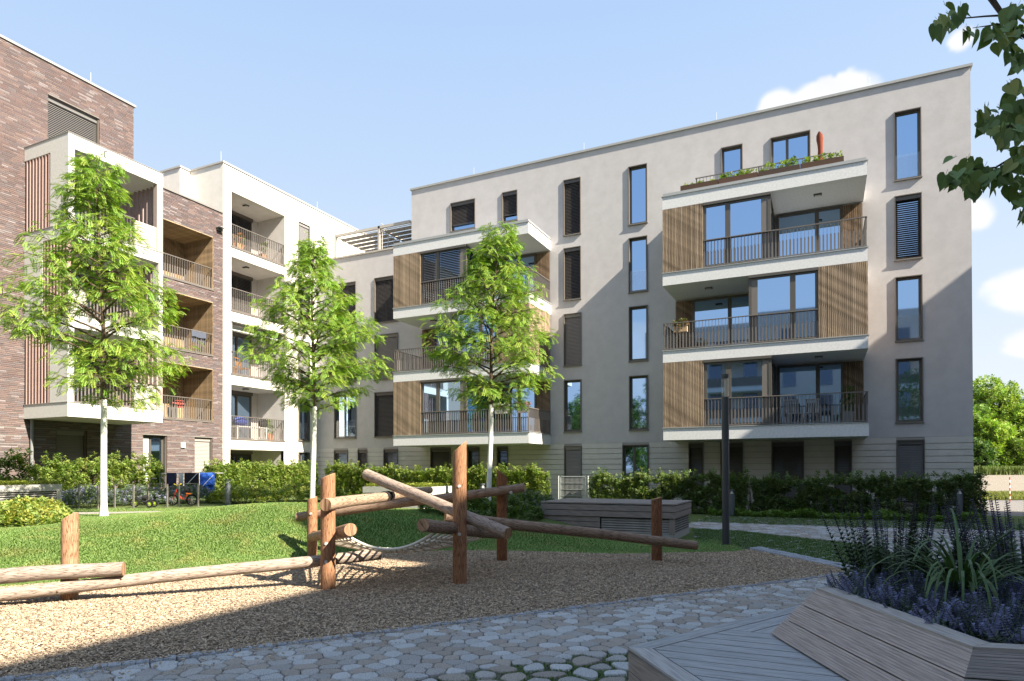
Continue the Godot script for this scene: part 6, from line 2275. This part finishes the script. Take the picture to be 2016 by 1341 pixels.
# ---------------------------------------------------------------- sky
func sky_picture(gain: float) -> ImageTexture:
	var w := 2048
	var h := 1024
	var im := Image.create(w, h, false, Image.FORMAT_RGBF)
	var stops := [[-90, C(0.30, 0.30, 0.27)], [-2, C(0.45, 0.47, 0.48)], [0, C(0.80, 0.87, 0.95)], [6, C(0.74, 0.84, 0.95)], [12, C(0.64, 0.78, 0.94)], [25, C(0.48, 0.66, 0.92)], [35, C(0.40, 0.59, 0.90)], [60, C(0.33, 0.53, 0.90)], [90, C(0.30, 0.50, 0.88)]]
	var nz := FastNoiseLite.new()
	nz.seed = 12
	nz.frequency = 1.0
	nz.fractal_octaves = 6
	nz.fractal_gain = 0.55
	var blobs := [[0.2, 26.7, 4.9, 1.7], [-3.4, 26.8, 1.8, 1.9], [2.2, 26.6, 2.6, 2.0], [12.5, 12.0, 2.6, 1.8], [14, 8.5, 3.4, 1.2], [9.6, 17.5, 1.6, 1.2], [9.2, 28.5, 0.9, 0.7], [-164, 9, 9, 3.5], [150, 14, 12, 4], [95, 12, 10, 4], [60, 9, 12, 3], [-85, 14, 10, 4], [-125, 22, 7, 3], [-60, 7, 9, 2], [40, 20, 5, 2]]
	var se := atan2(4.14, sqrt(5.2 * 5.2 + 1.0))
	var sa := atan2(5.2, -1.0)
	for j in h:
		var el := 90.0 - 180.0 * (j + 0.5) / h
		var base := C(0, 0, 0)
		for k in stops.size() - 1:
			if el <= stops[k + 1][0]:
				base = (stops[k][1] as Color).lerp(stops[k + 1][1], clampf((el - stops[k][0]) / float(stops[k + 1][0] - stops[k][0]), 0, 1))
				break
		base = C(base.r * gain, base.g * gain * 0.96, base.b * gain * 0.935)
		if el < -1.0 or el > 80.0:
			im.fill_rect(Rect2i(0, j, w, 1), base)
			continue
		for i in w:
			var az := wrapf(360.0 * (i + 0.5) / w, -180.0, 180.0)
			var d := 0.0
			for b in blobs:
				var da := absf(az - b[0])
				if da > 180: da = 360 - da
				if da > b[2] * 1.7: continue
				var q: float = pow(da / b[2], 2) + pow((el - b[1]) / b[3], 2)
				d = maxf(d, 1.0 - q)
			# the sky brightens smoothly round the sun
			var far := rad_to_deg(acos(clampf(sin(deg_to_rad(el)) * sin(se) + cos(deg_to_rad(el)) * cos(se) * cos(deg_to_rad(az) - sa), -1, 1)))
			var glow := (1.6 * exp(-far / 9.0) + 0.45 * exp(-far / 26.0)) * gain
			var c := C(base.r + glow, base.g + glow * 0.97, base.b + glow * 0.9)
			if d > 0.0:
				var dir := Vector3(sin(deg_to_rad(az)) * cos(deg_to_rad(el)), sin(deg_to_rad(el)) * 1.5, -cos(deg_to_rad(az)) * cos(deg_to_rad(el)))
				var n := nz.get_noise_3dv(dir * 9.0)
				var k := ss(0.0, 0.5, d * 0.9 + n * 0.9 - 0.04) if d > 0.0 else 0.0
				var lit := 0.92 + 0.12 * nz.get_noise_3dv(dir * 16.0 + Vector3(5, 5, 5))
				c = c.lerp(C(lit * gain, lit * gain, lit * 1.01 * gain), k * 0.94)
			im.set_pixel(i, j, c)
	return ImageTexture.create_from_image(im)

func _ready() -> void:
	rng.seed = 1
	# camera: level but for half a degree, its lens shifted up
	var f := 1287.06
	view = Basis(Vector3.UP, deg_to_rad(25.556)) * Basis(Vector3.RIGHT, deg_to_rad(0.479)) * Basis(Vector3(0, 0, 1), deg_to_rad(-0.1305))
	var cam := Camera3D.new()
	cam.name = "camera"
	cam.transform = Transform3D(view, EYE)
	cam.set_frustum(0.1 * 1341.0 / f, Vector2(0, 0.1 * (912.34 - 670.5) / f), 0.1, 900.0)
	add_child(cam)
	# sky, sun and exposure
	var ex := 3.3
	var env := Environment.new()
	var sky := Sky.new()
	var pm := PanoramaSkyMaterial.new()
	pm.panorama = sky_picture(1.14 / ex)
	sky.sky_material = pm
	env.background_mode = Environment.BG_SKY
	env.sky = sky
	env.tonemap_mode = Environment.TONE_MAPPER_LINEAR
	env.tonemap_exposure = ex
	env.sdfgi_enabled = true
	env.ssao_enabled = true
	env.ssil_enabled = true
	var we := WorldEnvironment.new()
	we.name = "environment"
	we.environment = env
	add_child(we)
	var sun := DirectionalLight3D.new()
	sun.name = "sun"
	sun.light_energy = 1.6
	sun.light_color = Color(1.0, 0.955, 0.88)
	sun.light_angular_distance = 0.55
	sun.shadow_enabled = true
	var dir := Vector3(-5.2, -4.14, -1.0).normalized()
	sun.basis = Basis.looking_at(dir, Vector3.UP)
	add_child(sun)
	materials()
	print("structure")
	grounds()
	long_block()
	white_block()
	brick_block()
	outer_blocks()
	beyond()
	print("objects")
	rng.seed = 2
	pergola()
	terrace_things()
	climbing_logs()
	wood_bench()
	vent_box("long low concrete vent box with louvres and a sedum roof by the bike hoops", -2.3, 2.3, 0.0, 1.9, 0.5, 0.72, true, Vector2(-18.25, 8.2))
	vent_box("low concrete vent box with a sedum roof behind the crossing logs", -11.9, -9.9, 15.0, 16.6, 0.48, 0.62)
	planter()
	lamps()
	bike_stands()
	bikes()
	washing()
	gate()
	balcony_things()
	print("plants")
	rng.seed = 3
	grass()
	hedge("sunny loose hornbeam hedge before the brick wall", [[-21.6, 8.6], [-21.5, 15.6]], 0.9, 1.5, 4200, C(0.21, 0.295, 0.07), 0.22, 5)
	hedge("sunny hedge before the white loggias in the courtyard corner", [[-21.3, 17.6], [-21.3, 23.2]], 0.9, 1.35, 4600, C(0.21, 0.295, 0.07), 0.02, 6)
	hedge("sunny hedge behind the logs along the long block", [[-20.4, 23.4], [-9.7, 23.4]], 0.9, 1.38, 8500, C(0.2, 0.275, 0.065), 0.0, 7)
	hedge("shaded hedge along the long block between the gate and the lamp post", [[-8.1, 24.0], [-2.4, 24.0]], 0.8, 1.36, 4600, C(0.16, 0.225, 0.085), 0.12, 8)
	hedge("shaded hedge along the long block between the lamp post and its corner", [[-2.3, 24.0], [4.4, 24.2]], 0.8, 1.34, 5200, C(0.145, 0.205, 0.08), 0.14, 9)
	var grp := "low ground cover plants"
	var mantle := [C(0.27, 0.33, 0.08), C(0.22, 0.3, 0.08), C(0.38, 0.38, 0.08)]
	clump("lady_mantle", "large yellow green lady's mantle clump before the vent box", "plant", -15.1, 7.4, 1.5, 1.1, 0.38, 900, 0.13, mantle, grp)
	clump("lady_mantle", "smaller yellow green clump between the vent box and the white trunk", "plant", -15.9, 8.5, 0.8, 0.7, 0.4, 420, 0.13, mantle, grp)
	clump("lady_mantle", "light green clump at the foot of the sunny bollard light", "plant", -17.6, 15.9, 1.3, 1.0, 0.45, 620, 0.13, mantle, grp)
	clump("lady_mantle", "light green clump under the hedge beside the middle white trunk", "plant", -16.0, 17.2, 1.5, 1.0, 0.55, 700, 0.13, mantle, grp)
	clump("geranium_plant", "dark green clump behind the logs beside the vent box", "plant", -8.3, 14.3, 1.1, 0.8, 0.4, 520, 0.12, [C(0.1, 0.16, 0.04), C(0.12, 0.18, 0.05)], grp)
	clump("geranium_plant", "dark green clump between the logs and the box bench", "plant", -6.9, 14.2, 0.8, 0.9, 0.4, 420, 0.12, [C(0.1, 0.16, 0.04), C(0.13, 0.17, 0.06)], grp)
	clump("geranium_plant", "low leafy clump at the end of the box bench", "plant", -7.2, 16.2, 0.8, 0.9, 0.45, 420, 0.12, [C(0.11, 0.17, 0.04), C(0.2, 0.22, 0.2)], grp)
	var lav := [C(0.13, 0.18, 0.1), C(0.16, 0.2, 0.15), C(0.3, 0.3, 0.46)]
	for q in [[-19.9, 12.2, "grey green lavender drift beside the vent box"], [-19.7, 13.6, "grey blue lavender drift behind the bike hoops"], [-19.2, 15.0, "lavender drift behind the red bicycle"], [-11.6, 17.0, "lavender drift behind the crossing logs"]]:
		clump("lavender", q[2], "plant", q[0], q[1], 0.9, 1.0, 0.55, 620, 0.1, lav, "lavender drifts")
	var gcp := []
	var gcc := []
	for i in 1500:
		var u := rf(-3.6, 4.1)
		var hh := 0.1 + 0.16 * absf(sin(u * 2.9) * cos(u * 1.3 + 1.0))
		gcp.append(Transform3D(Basis.from_euler(Vector3(rf(-0.6, 0.6), rf(0, TAU), rf(-0.6, 0.6))).scaled(Vector3.ONE * rf(0.7, 1.2)), P(u, rng.randf() * hh, 23.15 + rf(-0.28, 0.28))))
		var k := rf(0.7, 1.25)
		gcc.append(C(0.16 * k, 0.25 * k, 0.055 * k))
	meta(many(self, "ground_cover", sprig_mesh(0.11, 9), gcp, gcc), "fresh green ground cover strip at the foot of the shaded hedge", "ground cover", "", "stuff")
	var gp := MB.new()
	prism(gp, poly([[-18.0, 8.6], [-15.7, 10.4], [-15.2, 11.2], [-15.6, 11.3], [-16.2, 10.7], [-18.4, 9.1]]), 0.4, 0.53, C(0.5, 0.47, 0.42))
	setting("garden_path", gp, M.stone)
	locust("tall young locust with a white painted trunk before the brick block", -14.86, 9.46, [[2.5, 0.5, 0.5], [2.85, 1.1, 1.2], [3.3, 1.7, 1.6], [3.75, 2.05, 1.6], [4.5, 2.05, 1.5], [5.2, 1.75, 1.35], [5.8, 1.3, 1.05], [6.6, 0.8, 0.65], [7.6, 0.55, 0.45], [8.2, 0.45, 0.35], [8.6, 0.1, 0.1]], 2.55, -0.2, 7, 41, C(0.26, 0.395, 0.07))
	locust("middle young locust with a white painted trunk at the white block's corner", -13.05, 14.26, [[2.8, 0.6, 0.6], [3.2, 1.5, 1.5], [3.9, 2.05, 2.1], [4.6, 1.85, 1.95], [5.3, 1.4, 1.6], [6.0, 1.0, 1.0], [6.8, 0.6, 0.5], [7.5, 0.35, 0.3], [8.0, 0.1, 0.1]], 2.75, 0.0, 8, 42, C(0.25, 0.39, 0.065))
	locust("young locust with a white painted trunk before the timber balcony tower", -8.33, 15.96, [[2.8, 0.6, 0.6], [3.3, 1.2, 1.1], [4.0, 1.8, 1.7], [4.6, 1.75, 1.7], [5.2, 1.5, 1.5], [5.9, 1.15, 1.2], [6.6, 0.7, 0.9], [7.4, 0.4, 0.45], [8.2, 0.1, 0.1]], 2.75, 0.3, 7, 43, C(0.23, 0.36, 0.06))
	planter_plants()
	linden()
